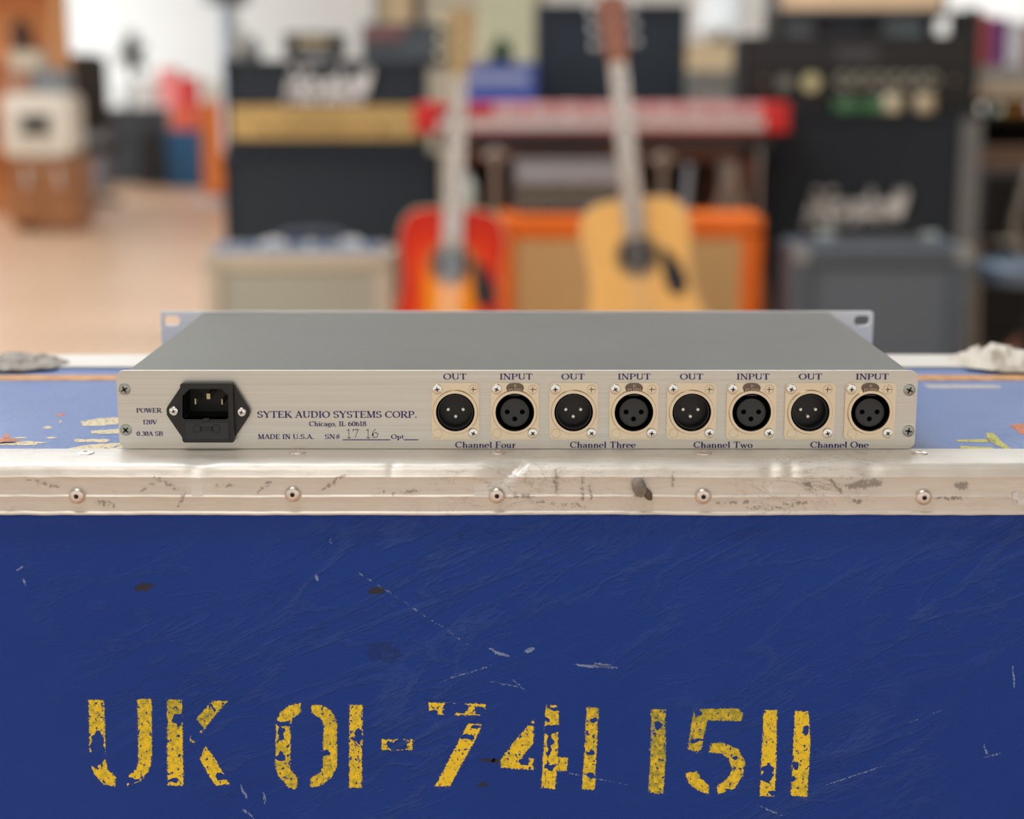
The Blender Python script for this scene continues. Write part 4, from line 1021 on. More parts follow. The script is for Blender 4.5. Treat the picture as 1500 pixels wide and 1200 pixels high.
# keyboard
kx0, kx1 = at(607, 170, Y).x, at(1155, 170, Y).x
kz1 = at(880, 152, Y+.1).z
t = thing('stage_keyboard', 'bright red stage keyboard with white keys on the dark table behind the guitars', 'keyboard', ((kx0+kx1)/2, Y+.1, ztab))
m_red = M((214, 36, 34), .4, 0, .05, 10)
b = bmesh.new(); kz0 = ztab+.012
B(kx0, kx1, Y-.02, Y+.24, kz0, kz0+.010, .003, b); B(kx0+.06, kx1-.06, Y+.10, Y+.24, kz0+.008, kz1, .006, b)
obj('case', b, m_red, t)
for xx in (kx0, kx1-.075): obj('cheek_block', B(xx, xx+.075, Y-.035, Y+.245, kz0, kz1+.004, .010), m_red, t)
nk = 52; kw = (kx1-kx0-.16)/nk; kme = None
for i in range(nk):
    xk = kx0+.08+i*kw
    if kme is None:
        k0 = obj('white_key', B(0, kw-.0012, Y-.030, Y+.10, kz0+.010, kz0+.042, .001), M((226, 214, 208), .35), t); kme = k0.data; k0.location.x += xk
    else:
        k = k0.copy(); COL.objects.link(k); k.location.x = k0.location.x+i*kw
bk = None
for i in range(nk):
    if i % 7 in (0, 1, 3, 4, 5):
        xk = kx0+.08+(i+.70)*kw
        if bk is None: bk = obj('black_key', B(0, kw*.55, Y+.02, Y+.10, kz0+.042, kz0+.052, .001), m_black, t); bk.location.x += xk; bx = xk-bk.location.x; bk0 = i
        else:
            k = bk.copy(); COL.objects.link(k); k.location.x = bk.location.x+(i-bk0)*kw
for i in range(9):
    xs_ = kx0+.26+i*.105
    obj('legend_panel', B(xs_, xs_+.085, Y+.12, Y+.21, kz1, kz1+.002), M((236, 196, 190), .5), t)
    obj('legend_strip', B(xs_, xs_+.096, Y+.097, Y+.101, kz0+.050, kz1-.002), M((238, 190, 186), .5), t)
for xx in (kx0+.1, kx1-.1):
    for yy in (Y+.0, Y+.2): obj('rubber_foot', lathe([(.012, 0), (.012, .014), (.0001, .014)], 'z', 10, (xx, yy, ztab)), m_feet, t, True)

def amp(px0, px1, py0, py1, D, dep, body, front, name, label, cat, zbase=None, knobs=0, knobm=None, th=.018, group=None, feet=True, extra=None):
    x0, x1, z0, z1, Y = fr(px0, px1, py0, py1, D)
    if zbase is not None: z0 = zbase
    f = .012 if feet else 0
    t = thing(name, label, cat, ((x0+x1)/2, Y+dep/2, z0), group)
    shell(t, x0, x1, z0+f, z1, Y, dep, th, body, min(.006, th*.3))
    o = obj('front', B(x0+th*.8, x1-th*.8, Y+.008, Y+.03, z0+f+th*.8, z1-th*.8), front, t)
    if feet:
        for i in range(4): obj('foot', lathe([(.014, 0), (.014, .014), (.0001, .014)], 'z', 10, ([x0+.03, x1-.03][i % 2], Y+[.03, dep-.03][i//2], z0)), m_feet, t, True)
    for i in range(knobs):
        xx = x0+th+(x1-x0-2*th)*(i+.5)/knobs
        obj('knob', lathe([(.012, 0), (.011, -.014), (.0001, -.014)], 'y', 14, (xx, Y+.008, z0+f+th+.05)), knobm or m_knob, o, True)
    return t, (x0, x1, z0, z1, Y)
# things at the back of that table
zT = ztab
amp(786, 1006, 6, 118, 6.3, .25, m_tolex, m_grille, 'speaker_cabinet', 'black speaker cabinet behind the blond guitar headstock', 'speaker cabinet', zT, th=.03)
Yb = 6.0+CAM.y
amp(668, 786, 92, 122, 6.0, .20, M((66, 88, 168), .5, 0, .1, 10), M((84, 108, 192), .5, 0, .1, 25), 'effects_box', 'blue equipment box left of the black cabinet on the table', 'box', zT, th=.012, feet=True)
qq = at(720, 112, Yb); bt = [o for o in bpy.data.objects if o.name.startswith('effects_box')][-1]
obj('pale_strip', B(at(672, 112, Yb).x, at(775, 112, Yb).x, Yb+.004, Yb+.010, at(720, 121, Yb).z, at(720, 108, Yb).z), M((176, 188, 222), .5), bt)
amp(1012, 1092, 118, 146, 6.0, .2, M((140, 138, 130), .5), M((170, 168, 160), .5), 'mixer', 'small grey mixer at the right end of the table', 'mixer', zT, th=.01)

# right: tall dark cabinet between orange and logo cabinet
D = 5.9
# right speaker stack
x0, x1, zz0, z1, Y = fr(1137, 1436, 166, 360, 5.62)
t = thing('speaker_cabinet', 'large black speaker cabinet with white script logo behind the grey combo at right', 'speaker cabinet', ((x0+x1)/2, Y+.18, FLOOR))
shell(t, x0, x1, FLOOR+.05, z1, Y, .36, .03, m_tolex)
obj('grille_cloth', B(x0+.03, x1-.03, Y+.012, Y+.03, FLOOR+.08, z1-.03), m_grille, t)
pw = at(1405, 250, Y).x
pp = obj('edge_piping', B(pw, x1-.004, Y-.006, Y+.002, FLOOR+.06, z1-.02), M((124, 126, 126), .5), t); pp['label'] = 'light grey strip at the right edge'
script_text(t, 1178, 1332, 281, 331, 5.62, M((240, 240, 238), .4))
corners(t, x0, x1, FLOOR+.05, z1, Y)
for i in range(4): obj('castor', lathe([(.022, -.012), (.025, 0), (.022, .012)], 'x', 14, ([x0+.07, x1-.07][i % 2], Y+[.06, .30][i//2], FLOOR+.025)), m_feet, t, True)
zc2 = z1+.004
t, q = amp(1088, 1428, 52, 152, 5.66, .26, M((34, 37, 40), .5), M((42, 45, 48), .6), 'amplifier', 'wide black amplifier head with a row of round knobs on top of the logo cabinet', 'amplifier', zc2, 0, th=.02, feet=False)
x0, x1, z0, z1, Y = q
nm = obj('name_plate', B(at(1225, 80, Y).x, at(1285, 80, Y).x, Y+.002, Y+.008, at(1250, 88, Y).z, at(1250, 70, Y).z), M((88, 90, 94), .5, .3), t)
cp = obj('control_panel', B(x0+.03, x1-.03, Y+.002, Y+.010, z0+.03, at(1250, 98, Y).z), M((24, 24, 24), .5), t)
zk = at(1250, 118, Y).z
for px in [1236+i*25.5 for i in range(6)]:
    xx = at(px, 118, Y).x
    k_ = obj('knob', lathe([(.020, 0), (.020, -.010), (.017, -.022), (.0001, -.022)], 'y', 18, (xx, Y+.002, zk)), M((58, 58, 54), .4), cp, True)
    obj('knob_skirt', annulus(xx, zk, .020, .026, Y-.002, Y+.002, 20), M((232, 228, 206), .35, .3), k_, True)
for px, r in ((1150, .026), (1188, .032)):
    xx = at(px, 121, Y).x; obj('knob', lathe([(r, 0), (r*.95, -.01), (.0001, -.012)], 'y', 18, (xx, Y+.002, at(px, 121, Y).z)), M((214, 210, 160) if px > 1160 else (130, 134, 126), .35, .2), cp, True)
for px in (1120, 1398): obj('toggle_switch', lathe([(.010, 0), (.008, -.02), (.0001, -.02)], 'y', 10, (at(px, 118, Y).x, Y+.002, zk)), M((140, 130, 110), .4, .4), cp, True)
ztop_head = z1
# small pedals / cups lined up on the cabinet in front of the head
for px, c_, lab in ((1240, (70, 130, 84), 'green'), (1282, (70, 130, 84), 'green'), (1307, (214, 206, 176), 'cream'), (1354, (206, 192, 160), 'cream')):
    Yp_ = Y-.03
    lb = {1240: 'green stompbox on the cabinet rim, left one of two', 1282: 'green stompbox on the cabinet rim, right one of two', 1307: 'cream round pot on the cabinet rim beside the green stompbox', 1354: 'cream round pot on the cabinet rim, farthest right'}[px]
    cxw = at(px, 155, Yp_).x
    if lab == 'green':
        t_p = thing('effects_pedal', lb, 'pedal', (cxw, Yp_, zc2), 'green pedals on the cabinet')
        obj('pedal_case', B(cxw-.042, cxw+.042, Yp_-.015, Yp_+.024, zc2, zc2+.042, .004), M(c_, .4), t_p)
        obj('footswitch', lathe([(.008, 0), (.007, .008), (.0001, .008)], 'z', 12, (cxw, Yp_, zc2+.042)), m_chrome, t_p, True)
    else:
        t_p = thing('candle_jar', lb, 'jar', (cxw, Yp_, zc2), 'cream jars on the cabinet')
        obj('jar_body', lathe([(.030, 0), (.034, .008), (.034, .048), (.030, .056), (.0001, .056)], 'z', 18, (cxw, Yp_-.005, zc2)), M(c_, .35), t_p, True)
        obj('lid', lathe([(.031, 0), (.031, .008), (.0001, .008)], 'z', 18, (cxw, Yp_-.005, zc2+.056)), M(c_, .35), t_p, True)
# boards and amps on top of that head
amp(1136, 1388, -30, 20, 6.9, .3, M((70, 72, 76), .5), M((226, 190, 150), .5, 0, .08, 6), 'speaker_cabinet', 'cabinet with tan front at the top edge, above the wide black head', 'speaker cabinet', None, th=.02, feet=False)
xa_, xb_, za_, zb_, Yr = fr(1136, 1388, 20, 44, 6.9)
t = thing('amplifier_rack', 'black open rack shelf behind the wide black head, under the tan-front cabinet', 'rack', ((xa_+xb_)/2, Yr+.15, FLOOR))
obj('shelf_board', B(xa_, xb_, Yr-.01, Yr+.32, zb_-.018, zb_-.001), m_dark, t)
for xx in (at(1140, 30, Yr).x, at(1205, 30, Yr).x, at(1285, 30, Yr).x, at(1366, 30, Yr).x): obj('upright', B(xx-.015, xx+.015, Yr, Yr+.3, FLOOR, zb_-.018), m_dark, t)
for px0_, px1_, cc, lb in ((1148, 1200, (200, 206, 216), 'pale grey box in the rack, left opening'), (1212, 1278, (92, 96, 112), 'slate grey box in the rack, middle opening'), (1292, 1358, (186, 204, 214), 'pale blue box in the rack, right opening')):
    a0, a1, b0, b1, Y_ = fr(px0_, px1_, 24, 52, 7.0)
    tt = thing('storage_box', lb, 'box', ((a0+a1)/2, Y_+.08, b0)); obj('box_body', B(a0, a1, Y_, Y_+.2, b0, b1-.01, .004), M(cc, .5), tt); obj('lid', B(a0-.001, a1+.001, Y_-.002, Y_+.202, b1-.012, b1, .003), M(cc, .5), tt)
    if px0_ == 1148: bz = b0
obj('shelf_board', B(xa_, xb_, Yr-.01, Yr+.32, bz-.016, bz), m_dark, t)

# grey flight-case style combo in front, right
D = 4.75
x0, x1, zz0, z1, Y = fr(1162, 1418, 362, 560, D)
t = thing('combo_amplifier', 'dark grey combo amplifier with strap handle and metal corners, in front of the logo cabinet', 'amplifier', ((x0+x1)/2, Y+.13, FLOOR))
m_ga = M((82, 94, 106), .5, 0, .08, 30)
shell(t, x0, x1, FLOOR+.03, z1, Y, .28, .055, m_ga, .008)
obj('grille_cloth', B(x0+.05, x1-.05, Y+.02, Y+.04, FLOOR+.08, z1-.06), M((98, 110, 121), .7, 0, .06, 300), t)
cpn = obj('control_panel', B(x0+.05, x1-.05, Y+.05, Y+.24, z1-.002, z1+.006, .002), M((88, 90, 96), .4, .3), t)
for i in range(6): obj('control_knob', lathe([(.013, 0), (.012, .018), (.0001, .018)], 'z', 12, (x0+.13+i*.052, Y+.08, z1+.006)), M((140, 142, 146), .3, .4), cpn, True)
handle(t, at(1214, 362, Y+.1).x, at(1366, 362, Y+.1).x, Y+.15, z1+.006, .045, .014, m_dark, M((206, 222, 220), .25, .5))
corners(t, x0, x1, FLOOR+.03, z1, Y, .045, M((150, 156, 158), .35, .6))
for i in range(4): obj('castor', lathe([(.014, -.012), (.016, 0), (.014, .012)], 'x', 14, ([x0+.07, x1-.07][i % 2], Y+[.06, .22][i//2], FLOOR+.016)), m_feet, t, True)
# keyboard-stand tubes right of the orange cabinet
t = thing('folding_stand', 'grey tubular A-frame stand right of the orange cabinet', 'stand', (at(1100, 300, 4.6).x, 4.55, FLOOR))
Y = 4.468
apx = at(1062, 238, Y)
for (p0, p1) in (((1070, 240), (1150, 560)),):
    a = at(*p0, Y); c_ = at(*p1, Y-.0)
    obj('leg', tube([a, (c_.x, c_.y, FLOOR+.012)], .013, 10), M((150, 142, 132), .4, .4), t, True)
    obj('leg', tube([a+Vector((.01, .0, 0)), (a.x-.24, Y, FLOOR+.012)], .012, 10), M((150, 142, 132), .4, .4), t, True)
t.location = t.location
def standleg(px, py0, D, label, c_):
    Y = D+CAM.y; a = at(px, py0, Y); t = thing('microphone_stand', label, 'stand', (a.x, Y, FLOOR))
    obj('pole', tube([(a.x, Y, FLOOR+.02), (a.x, Y, a.z)], .012, 10), M(c_, .35, .5), t, True)
    obj('base', lathe([(.12, 0), (.12, .012), (.03, .022), (.0001, .022)], 'z', 24, (a.x, Y, FLOOR)), m_dark, t, True)
    obj('clip', tube([(a.x-.03, Y, a.z), (a.x, Y, a.z+.02), (a.x+.03, Y, a.z)], .014, 8), M(c_, .4, .3), t, True)
standleg(726, 232, 4.80, 'grey upright stand pole between the two guitars', (150, 134, 122))
standleg(972, 238, 4.82, 'grey upright stand pole just right of the blond guitar neck', (138, 124, 110))
p_ = at(1008, 240, 4.86+CAM.y); t_s = [o for o in bpy.data.objects if o.name.startswith('microphone_stand')][-1]
obj('pole', tube([(t_s.location.x+.03, t_s.location.y, FLOOR+.02), (p_.x, t_s.location.y, p_.z)], .011, 10), M((150, 156, 166), .35, .5), t_s, True)

# right edge: stool, bench, box shelves
x0, x1, z0, z1, Y = fr(1424, 1560, 92, 142, 6.6)
t = thing('shelving_unit', 'dark shelving unit at the right edge with stacked boxes', 'shelf', (x0+.5, Y+.2, FLOOR))
for zz in (z0-.005, at(1480, 168, Y).z, at(1480, 300, Y).z): obj('shelf_board', B(x0, x0+1.0, Y, Y+.4, zz-.022, zz), M((46, 40, 36), .9, 0, .1, 20, None, .1), t)
for xx in (x0, x0+.98): obj('upright', B(xx, xx+.02, Y, Y+.4, FLOOR, z0+.35), m_dark, t)
Ysh = Y
obj('back_board', B(x0+.02, x0+.98, Y+.385, Y+.395, FLOOR, at(1480, 168, Y).z-.022), M((34, 30, 28), .9, 0, .1, 20, None, .1), t)
def bx_(px0, px1, py0, py1, D, dep, c_, label, name='storage_box', cat='box', zbase=None, group=None):
    a0, a1, b0, b1, Y_ = fr(px0, px1, py0, py1, D)
    if zbase is not None: b0 = zbase
    tt = thing(name, label, cat, ((a0+a1)/2, Y_+dep/2, b0), group); l_h = (b1-b0)*.14
    obj('box_body', B(a0+.002, a1-.002, Y_+.002, Y_+dep-.002, b0, b1-l_h, .003), M(c_, .6), tt); obj('lid', B(a0, a1, Y_, Y_+dep, b1-l_h, b1, .003), M(tuple(int(v*.93) for v in c_), .6), tt); return tt
zs_ = z0-.005
bx_(1427, 1545, 122, 142, 6.62, .25, (190, 168, 140), 'tan box on the right edge shelf, lower of two', zbase=zs_)
zmid = at(1480, 122, 6.62+CAM.y).z
bx_(1422, 1550, 96, 122, 6.62, .25, (152, 148, 140), 'grey box stacked on the tan box at the right edge', zbase=zmid)
ztp = at(1480, 96, 6.62+CAM.y).z
for i, (a, c_, col, lb) in enumerate(((1428, 1448, (200, 96, 92), 'red upright box on the grey box'), (1450, 1474, (122, 60, 122), 'purple upright box on the grey box'), (1476, 1500, (206, 208, 214), 'white upright box on the grey box'), (1501, 1530, (150, 90, 60), 'brown upright box on the grey box'))):
    bx_(a, c_, 20+i*5, 96, 6.64, .18, col, lb, zbase=ztp)
zsh2 = at(1480, 168, Ysh).z
for px, cc, lb in ((1424, (150, 130, 50), 'olive yellow jar on the low right shelf'), (1452, (176, 194, 180), 'pale green jar on the low right shelf'), (1478, (204, 160, 30), 'yellow jar on the low right shelf'), (1496, (206, 120, 60), 'orange jar at the right edge of the low shelf')):
    Yj = Ysh+.06; a = at(px, 150, Yj)
    tt = thing('storage_jar', lb, 'jar', (a.x, Yj, zsh2)); obj('jar_body', lathe([(.026, 0), (.030, .006), (.030, .045), (.024, .052), (.0001, .052)], 'z', 16, (a.x, Yj, zsh2)), M(cc, .35), tt, True); obj('lid', lathe([(.025, 0), (.025, .01), (.0001, .01)], 'z', 16, (a.x, Yj, zsh2+.052)), M(cc, .4), tt, True)
bx_(1444, 1530, 216, 250, 6.55, .3, (120, 92, 74), 'brown wooden box on the bottom right shelf', name='wooden_box', zbase=at(1480, 300, Ysh).z+.0)
# drum on the floor at the far right
Yd = 4.9+CAM.y; a = at(1510, 384, Yd); rr = .16
t = thing('stool', 'round black stool with blue-grey cushion at the right edge', 'stool', (a.x, Yd, FLOOR))
obj('seat', lathe([(rr*.95, a.z-.06), (rr, a.z-.045), (rr, a.z-.01), (rr*.93, a.z), (.0001, a.z+.004)], 'z', 32, (a.x, Yd, 0)), M((92, 108, 126), .4), t, True)
obj('column', tube([(a.x, Yd, FLOOR+.1), (a.x, Yd, a.z-.06)], .02, 12), m_dark, t, True)
for k in range(3):
    an = 1+k*2*PI/3; obj('leg', tube([(a.x, Yd, FLOOR+.22), (a.x+.20*math.cos(an), Yd+.20*math.sin(an), FLOOR+.012)], .012, 8), M((150, 90, 66), .4) if k == 1 else m_dark, t, True)
a = at(1476, 345, 4.9)
t = thing('cymbal_stand', 'chrome stand leg with slanting tube at the right edge', 'stand', (a.x, 4.9, FLOOR))
obj('pole', tube([(a.x+.2, 4.9, FLOOR+.02), at(1484, 330, 4.9), at(1512, 240, 4.9)], .015, 10), M((170, 164, 156), .35, .5), t, True)
obj('leg', tube([at(1484, 352, 4.9), at(1430, 352, 4.9), (a.x-.10, 4.88, FLOOR+.012)], .013, 10), M((170, 164, 156), .35, .5), t, True)
obj('leg', tube([at(1484, 352, 4.9), (a.x+.3, 4.75, FLOOR+.012)], .013, 10), M((170, 164, 156), .35, .5), t, True)
amp(1438, 1600, 255, 420, 5.9, .35, m_dark, M((14, 15, 16), .7), 'speaker_cabinet', 'black floor cabinet partly cut by the right edge', 'speaker cabinet', FLOOR, th=.03)

# items on top of the left amplifier head
ztopL = fr(329, 622, 88, 216, 6.0)[3]
t, q = amp(416, 500, 48, 90, 6.08, .16, M((58, 60, 62), .5), M((70, 68, 64), .5), 'practice_amplifier', 'small dark practice amp with beige strip on the logo head', 'amplifier', ztopL, th=.012)
obj('control_panel', B(q[0]+.05, q[1]-.05, q[4]-.001, q[4]+.006, q[3]-.045, q[3]-.015), M((190, 176, 144), .5), t)
t, q = amp(530, 682, 34, 88, 6.7, .2, M((70, 70, 74), .5), M((76, 82, 86), .5), 'tape_machine', 'dark equipment rack with dull red upper strip behind the logo head', 'recorder', None, th=.012, feet=False)
obj('red_strip', B(q[0]+.012, at(592, 50, q[4]).x, q[4]-.001, q[4]+.008, at(560, 60, q[4]).z, q[3]-.012), M((124, 84, 84), .6), t)
b0 = q[2]
t = thing('console_stand', 'dark stand under the equipment rack behind the logo head', 'stand', ((q[0]+q[1])/2, q[4]+.1, FLOOR))
obj('shelf_board', B(q[0]-.02, q[1]+.02, q[4]-.01, q[4]+.24, b0-.03, b0), m_dark, t)
for xx in (q[0], q[1]-.04):
    for yy in (q[4], q[4]+.18): obj('leg', B(xx, xx+.04, yy, yy+.04, FLOOR, b0-.03), m_dark, t)
for px, r, c_, lb in ((356, .035, (150, 148, 140), 'grey bottle at the left end of the logo head'), (372, .022, (110, 112, 112), 'slim dark bottle beside the grey bottle')):
    bottle(px, 42 if px < 360 else 54, 88, 6.1, ztopL, r, M(c_, .5), 'bottle', lb, 'bottle')

# far back --------------------------------------------------------------
def rack(px0, px1, py0, D, c_, name, label, cat, shelves, items, dep=.35):
    x0, x1, _, z1, Y = fr(px0, px1, py0, 200, D); m_ = M(c_, .6, 0, .12, 6)
    t = thing(name, label, cat, ((x0+x1)/2, Y+dep/2, FLOOR))
    for xx in (x0, x1-.03): obj('side_panel', B(xx, xx+.03, Y, Y+dep, FLOOR, z1), m_, t)
    obj('back_board', B(x0, x1, Y+dep-.01, Y+dep, FLOOR, z1), m_, t)
    for pz in shelves:
        zz = at((px0+px1)/2, pz, Y).z; obj('shelf_board', B(x0+.03, x1-.03, Y, Y+dep-.01, zz-.025, zz), m_, t)
    return t, Y, x0, x1
t, Yq, xq0, xq1 = rack(-60, 84, -60, 12.0, (240, 176, 116), 'bookcase', 'tall wooden bookcase with lamplight painted into its honey colour, at the upper left', 'bookcase', (-20, 84, 160, 220), [])  # wood colour brightened to paint in a warm lamplit glow
bottle(30, 24, 84, 12.1, at(12, 84, Yq).z, .085, M((84, 56, 44), .5), 'vase', 'dark brown vase standing in the tall wooden bookcase', 'vase')
def lampshade(px, py0, py1, D, r, c_, label):
    Y = D+CAM.y; a = at(px, py0, Y); b_ = at(px, py1, Y)
    t = thing('table_lamp', label, 'lamp', (a.x, Y, b_.z)); h = a.z-b_.z
    obj('lamp_shade', lathe([(r, h*.35), (r*.7, h), (r*.69, h*.98), (.0001, h*.98)], 'z', 24, (a.x, Y, b_.z)), M(c_, .7), t, True)
    obj('base', lathe([(r*.6, 0), (r*.55, .015), (r*.12, .03), (r*.12, h*.5), (.0001, h*.5)], 'z', 20, (a.x, Y, b_.z)), M((120, 110, 96), .5), t, True)
# white box-shaped loudspeaker on wooden cabinet
D = 10.6
x0, x1, _, zc, Y = fr(12, 112, 232, 330, D)
t = thing('wooden_cabinet', 'brown wooden side cabinet under the white retro television', 'cabinet', ((x0+x1)/2, Y+.22, FLOOR))
m_bw = M((164, 110, 68), .5, 0, .2, 8)
obj('carcass', B(x0, x1, Y+.02, Y+.45, FLOOR+.05, zc, .006), m_bw, t)
for i in range(2):
    xx = x0+.02+i*(x1-x0-.02)/2
    dr = obj('door', B(xx, xx+(x1-x0-.06)/2, Y, Y+.02, FLOOR+.08, zc-.14, .004), m_bw, t); obj('handle', B(xx+.1, xx+.12, Y-.02, Y, FLOOR+.3, FLOOR+.42), m_chrome, dr)
dw = obj('drawer', B(x0+.02, x1-.02, Y, Y+.02, zc-.12, zc-.02, .004), m_bw, t); obj('knob', lathe([(.02, 0), (.018, -.02), (.0001, -.02)], 'y', 12, ((x0+x1)/2, Y, zc-.07)), M((190, 180, 170), .4), dw, True)
for xx in (x0+.02, x1-.06): obj('leg', B(xx, xx+.04, Y+.04, Y+.40, FLOOR, FLOOR+.05), m_bw, t)
x0, x1, _, z1, Y = fr(2, 101, 137, 232, D)
t = thing('television', 'white retro television with small dark screen on the wooden cabinet', 'television', ((x0+x1)/2, Y+.2, zc))
obj('housing', prism(rrect(x0, x1, zc+.01, z1, .06), Y, Y+.38, .02), M((236, 230, 216), .5), t, True)
obj('bezel', B(x0+.09, x1-.09, Y-.01, Y+.01, zc+.10, z1-.12, .005), M((214, 208, 194), .5), t)
obj('screen', B(at(32, 180, Y).x, at(73, 180, Y).x, Y-.016, Y-.008, at(50, 197, Y).z, at(50, 168, Y).z, .003), M((56, 56, 46), .3), t)
for s in (x0+.05, x1-.09): obj('foot', B(s, s+.04, Y+.05, Y+.3, zc, zc+.012), m_dark, t)
lampshade(32, 70, 136, 10.7, .10, (206, 196, 176), 'small lamp with cream shade on the white television') if False else None
bx_(12, 60, 74, 100, 10.75, .2, (210, 200, 180), 'cream box, top of the pile on the white television', zbase=at(30, 101, 10.75+CAM.y).z)
bx_(5, 44, 101, 137, 10.75, .22, (178, 132, 108), 'salmon box under the cream box on the television', zbase=z1)
bx_(47, 95, 100, 137, 10.75, .22, (134, 138, 142), 'grey box beside the salmon box on the television', zbase=z1)
# dark armchair / desk chair and black cabinets at far left
def office(px, py0, py1, D):
    Y = D+CAM.y; a = at(px, py0, Y); 
    t = thing('office_chair', 'black high-backed office chair beside the white television', 'chair', (a.x, Y, FLOOR)); zs = FLOOR+.48
    obj('backrest', prism(rrect(a.x-.21, a.x+.17, zs+.1, a.z, .09), Y+.18, Y+.26, .02), m_dark, t, True)
    obj('seat', prism(rrect(a.x-.25, a.x+.25, Y-.22, Y+.26, .08), zs-.06, zs+.03, .02, plane='xy'), m_dark, t, True)
    obj('column', tube([(a.x, Y, FLOOR+.1), (a.x, Y, zs-.06)], .03, 12), M((90, 92, 96), .4, .4), t, True)
    for s in (-1, 1): obj('armrest', tube([(a.x+s*.26, Y+.15, zs-.02), (a.x+s*.29, Y+.12, zs+.20), (a.x+s*.29, Y-.15, zs+.20)], .025, 8), m_dark, t, True)
    for k in range(5):
        an = .3+k*2*PI/5; obj('leg', tube([(a.x, Y, FLOOR+.10), (a.x+.28*math.cos(an), Y+.28*math.sin(an), FLOOR+.035)], .025, 8), M((70, 72, 76), .4, .4), t, True)
office(112, 78, 250, 12.6)
amp(120, 238, 158, 250, 15.6, .4, M((28, 31, 34), .6), M((34, 38, 42), .6), 'sideboard', 'long black sideboard against the white back wall', 'cabinet', FLOOR, th=.03)
amp(204, 247, 190, 250, 15.2, .35, M((16, 15, 14), .6), M((14, 13, 12), .6), 'speaker_cabinet', 'small black cabinet at the right end of the black sideboard', 'speaker cabinet', FLOOR, th=.03)
zside = at(180, 158, 15.6+CAM.y).z
def plant(px, py0, zbase, D, label, c_, r):
    Y = D+CAM.y; a = at(px, py0, Y); t = thing('potted_plant', label, 'plant', (a.x, Y, zbase)); h = a.z-zbase
    obj('pot', lathe([(r*.35, 0), (r*.5, h*.25), (r*.46, h*.25), (.0001, h*.22)], 'z', 20, (a.x, Y, zbase)), M((140, 142, 140), .6), t, True)
    obj('stem', tube([(a.x, Y, zbase+h*.2), (a.x, Y, zbase+h*.7)], .012, 8), M((80, 84, 60), .6), t, True)
    lf = None
    for k in range(46):
        an = random.uniform(0, 2*PI); el = random.uniform(-.5, 1.3); L = r*random.uniform(.5, .95)
        d = Vector((math.cos(an)*math.cos(el), math.sin(an)*math.cos(el), math.sin(el)))
        s = Vector((a.x, Y, zbase+h*.55)); e = s+Vector((d.x*L, d.y*L, d.z*h*.42)); w_ = d.cross(Vector((0, 0, 1))).normalized()*.035
        b = bmesh.new(); m1 = (s+e)/2+Vector((0, 0, .02))
        for q_ in ((s, m1+w_, e, m1-w_),): b.faces.new([b.verts.new(v) for v in q_])
        bmesh.ops.solidify(b, geom=b.faces[:], thickness=.003)
        obj('leaf', b, M(c_, .5), t)
plant(190, 34, zside, 15.7, 'grey-green potted plant on the black sideboard', (70, 80, 78), .26)
bx_(194, 226, 118, 154, 15.45, .2, (190, 196, 192), 'pale grey box on the black sideboard right of the plant', zbase=zside)
amp(98, 150, 174, 262, 14.4, .3, M((110, 112, 118), .5), M((100, 104, 112), .5), 'drum_rack', 'grey low cabinet in front of the black sideboard', 'cabinet', FLOOR, th=.03)
# coloured boxes and the orange amplifier
D = 15.0; Yz = D+CAM.y
t, q = amp(244, 292, 190, 245, D, .35, M((20, 86, 128), .5), M((22, 92, 140), .5), 'storage_crate', 'blue crate on the floor right of the black cabinets', 'crate', FLOOR, th=.03, feet=False)
zcr = q[3]
bx_(250, 290, 154, 189, D+.02, .3, (226, 104, 76), 'red-orange box stacked on the blue crate', zbase=zcr)
bx_(262, 286, 112, 154, D+.02, .25, (214, 60, 56), 'bright red box at the top right of the crate pile', zbase=at(270, 154, D+.02+CAM.y).z)
bx_(232, 260, 100, 154, D+.10, .25, (232, 146, 146), 'pink box at the top left of the crate pile', zbase=at(270, 154, D+.02+CAM.y).z)
amp(297, 327, 150, 245, 14.0, .35, M((232, 116, 30), .5), M((226, 128, 40), .5), 'speaker_cabinet', 'narrow orange cabinet beside the logo amplifier stack', 'speaker cabinet', FLOOR, th=.03)
bx_(298, 326, 118, 149, 14.05, .25, (214, 208, 190), 'cream box on the narrow orange cabinet', zbase=at(312, 150, 14+CAM.y).z)
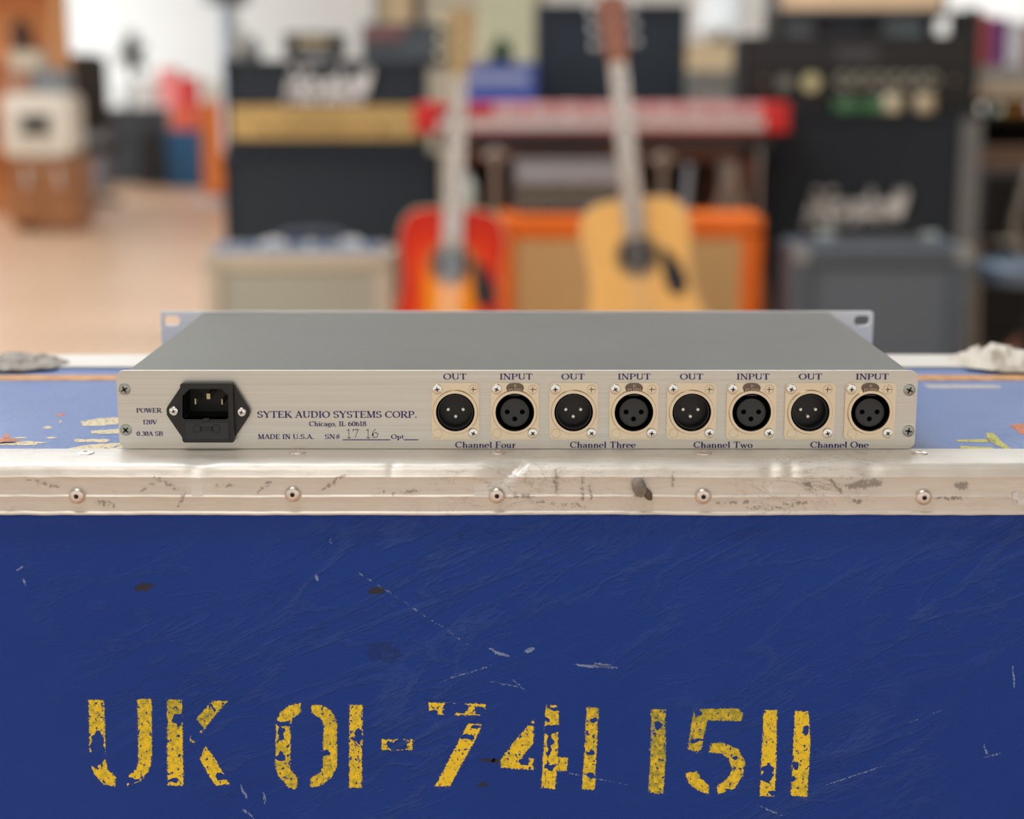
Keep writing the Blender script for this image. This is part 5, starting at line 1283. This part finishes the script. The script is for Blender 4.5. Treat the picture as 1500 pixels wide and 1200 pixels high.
# studio lamp on a light pole
Y = 13.2+CAM.y; a = at(332, -12, Y)
t = thing('light_stand', 'pale blue pole stand with dark lamp head at the top edge', 'stand', (a.x, Y, FLOOR))
obj('pole', tube([(a.x, Y, FLOOR+.03), (a.x, Y, a.z)], .075, 16), M((176, 190, 204), .5), t, True)
obj('lamp_head', lathe([(.10, -.10), (.19, -.08), (.20, .10), (.12, .22), (.0001, .22)], 'z', 24, (a.x, Y, a.z)), M((88, 98, 110), .5), t, True)
obj('base', lathe([(.28, 0), (.28, .03), (.0001, .03)], 'z', 24, (a.x, Y, FLOOR)), M((160, 168, 176), .5), t, True)
# beige partition behind the sunburst headstock
x0, x1, z0, z1, Y = fr(556, 790, -80, 120, 9.5)
t = thing('partition', 'beige freestanding partition behind the sunburst guitar headstock', 'partition', ((x0+x1)/2, Y, FLOOR))
for i, px in enumerate((556, 612, 700)):
    nx = (612, 700, 790)[i]; cc = ((196, 176, 140), (184, 176, 156), (196, 198, 170))[i]
    obj('panel', B(at(px, 50, Y).x+.004, at(nx, 50, Y).x-.004, Y, Y+.04, FLOOR+.05, z1, .004), M(cc, .7), t)
obj('post', B(at(612, 50, Y).x-.03, at(612, 50, Y).x+.03, Y-.02, Y+.06, FLOOR, z1), M((70, 50, 40), .5), t)
for px in (556, 790): obj('post', B(at(px, 50, Y).x-.03, at(px, 50, Y).x+.03, Y-.02, Y+.06, FLOOR, z1), M((150, 140, 118), .5), t)
# small green things on table, orange hat
plant(735, 44, zT, 6.42, 'small green plant on the table left of the black cabinet', (132, 150, 120), .10)
# right far: white lamp, tan boxes
bx_(1012, 1082, 62, 104, 8.0, .3, (204, 180, 142), 'tan box on the pale cabinet between the black cabinets', zbase=at(1045, 104, 8+CAM.y).z)
amp(1006, 1092, 104, 300, 8.0, .35, M((120, 118, 112), .6), M((110, 100, 88), .6), 'side_cabinet', 'pale cabinet behind the table between the two black cabinets', 'cabinet', FLOOR, th=.03)
Y = 8.1+CAM.y; zb_ = at(1045, 62, 7.99+CAM.y).z; a = at(1058, -10, Y)
t = thing('globe_lamp', 'white drum-shaded lamp on the tan box at the top edge', 'lamp', (a.x, Y, zb_))
obj('lamp_shade', lathe([(.13, zb_+.06), (.12, a.z), (.0001, a.z)], 'z', 28, (a.x, Y, 0)), M((236, 240, 240), .6), t, True)
obj('base', lathe([(.07, 0), (.06, .015), (.02, .03), (.02, .07), (.0001, .07)], 'z', 20, (a.x, Y, zb_)), M((150, 140, 120), .5), t, True)
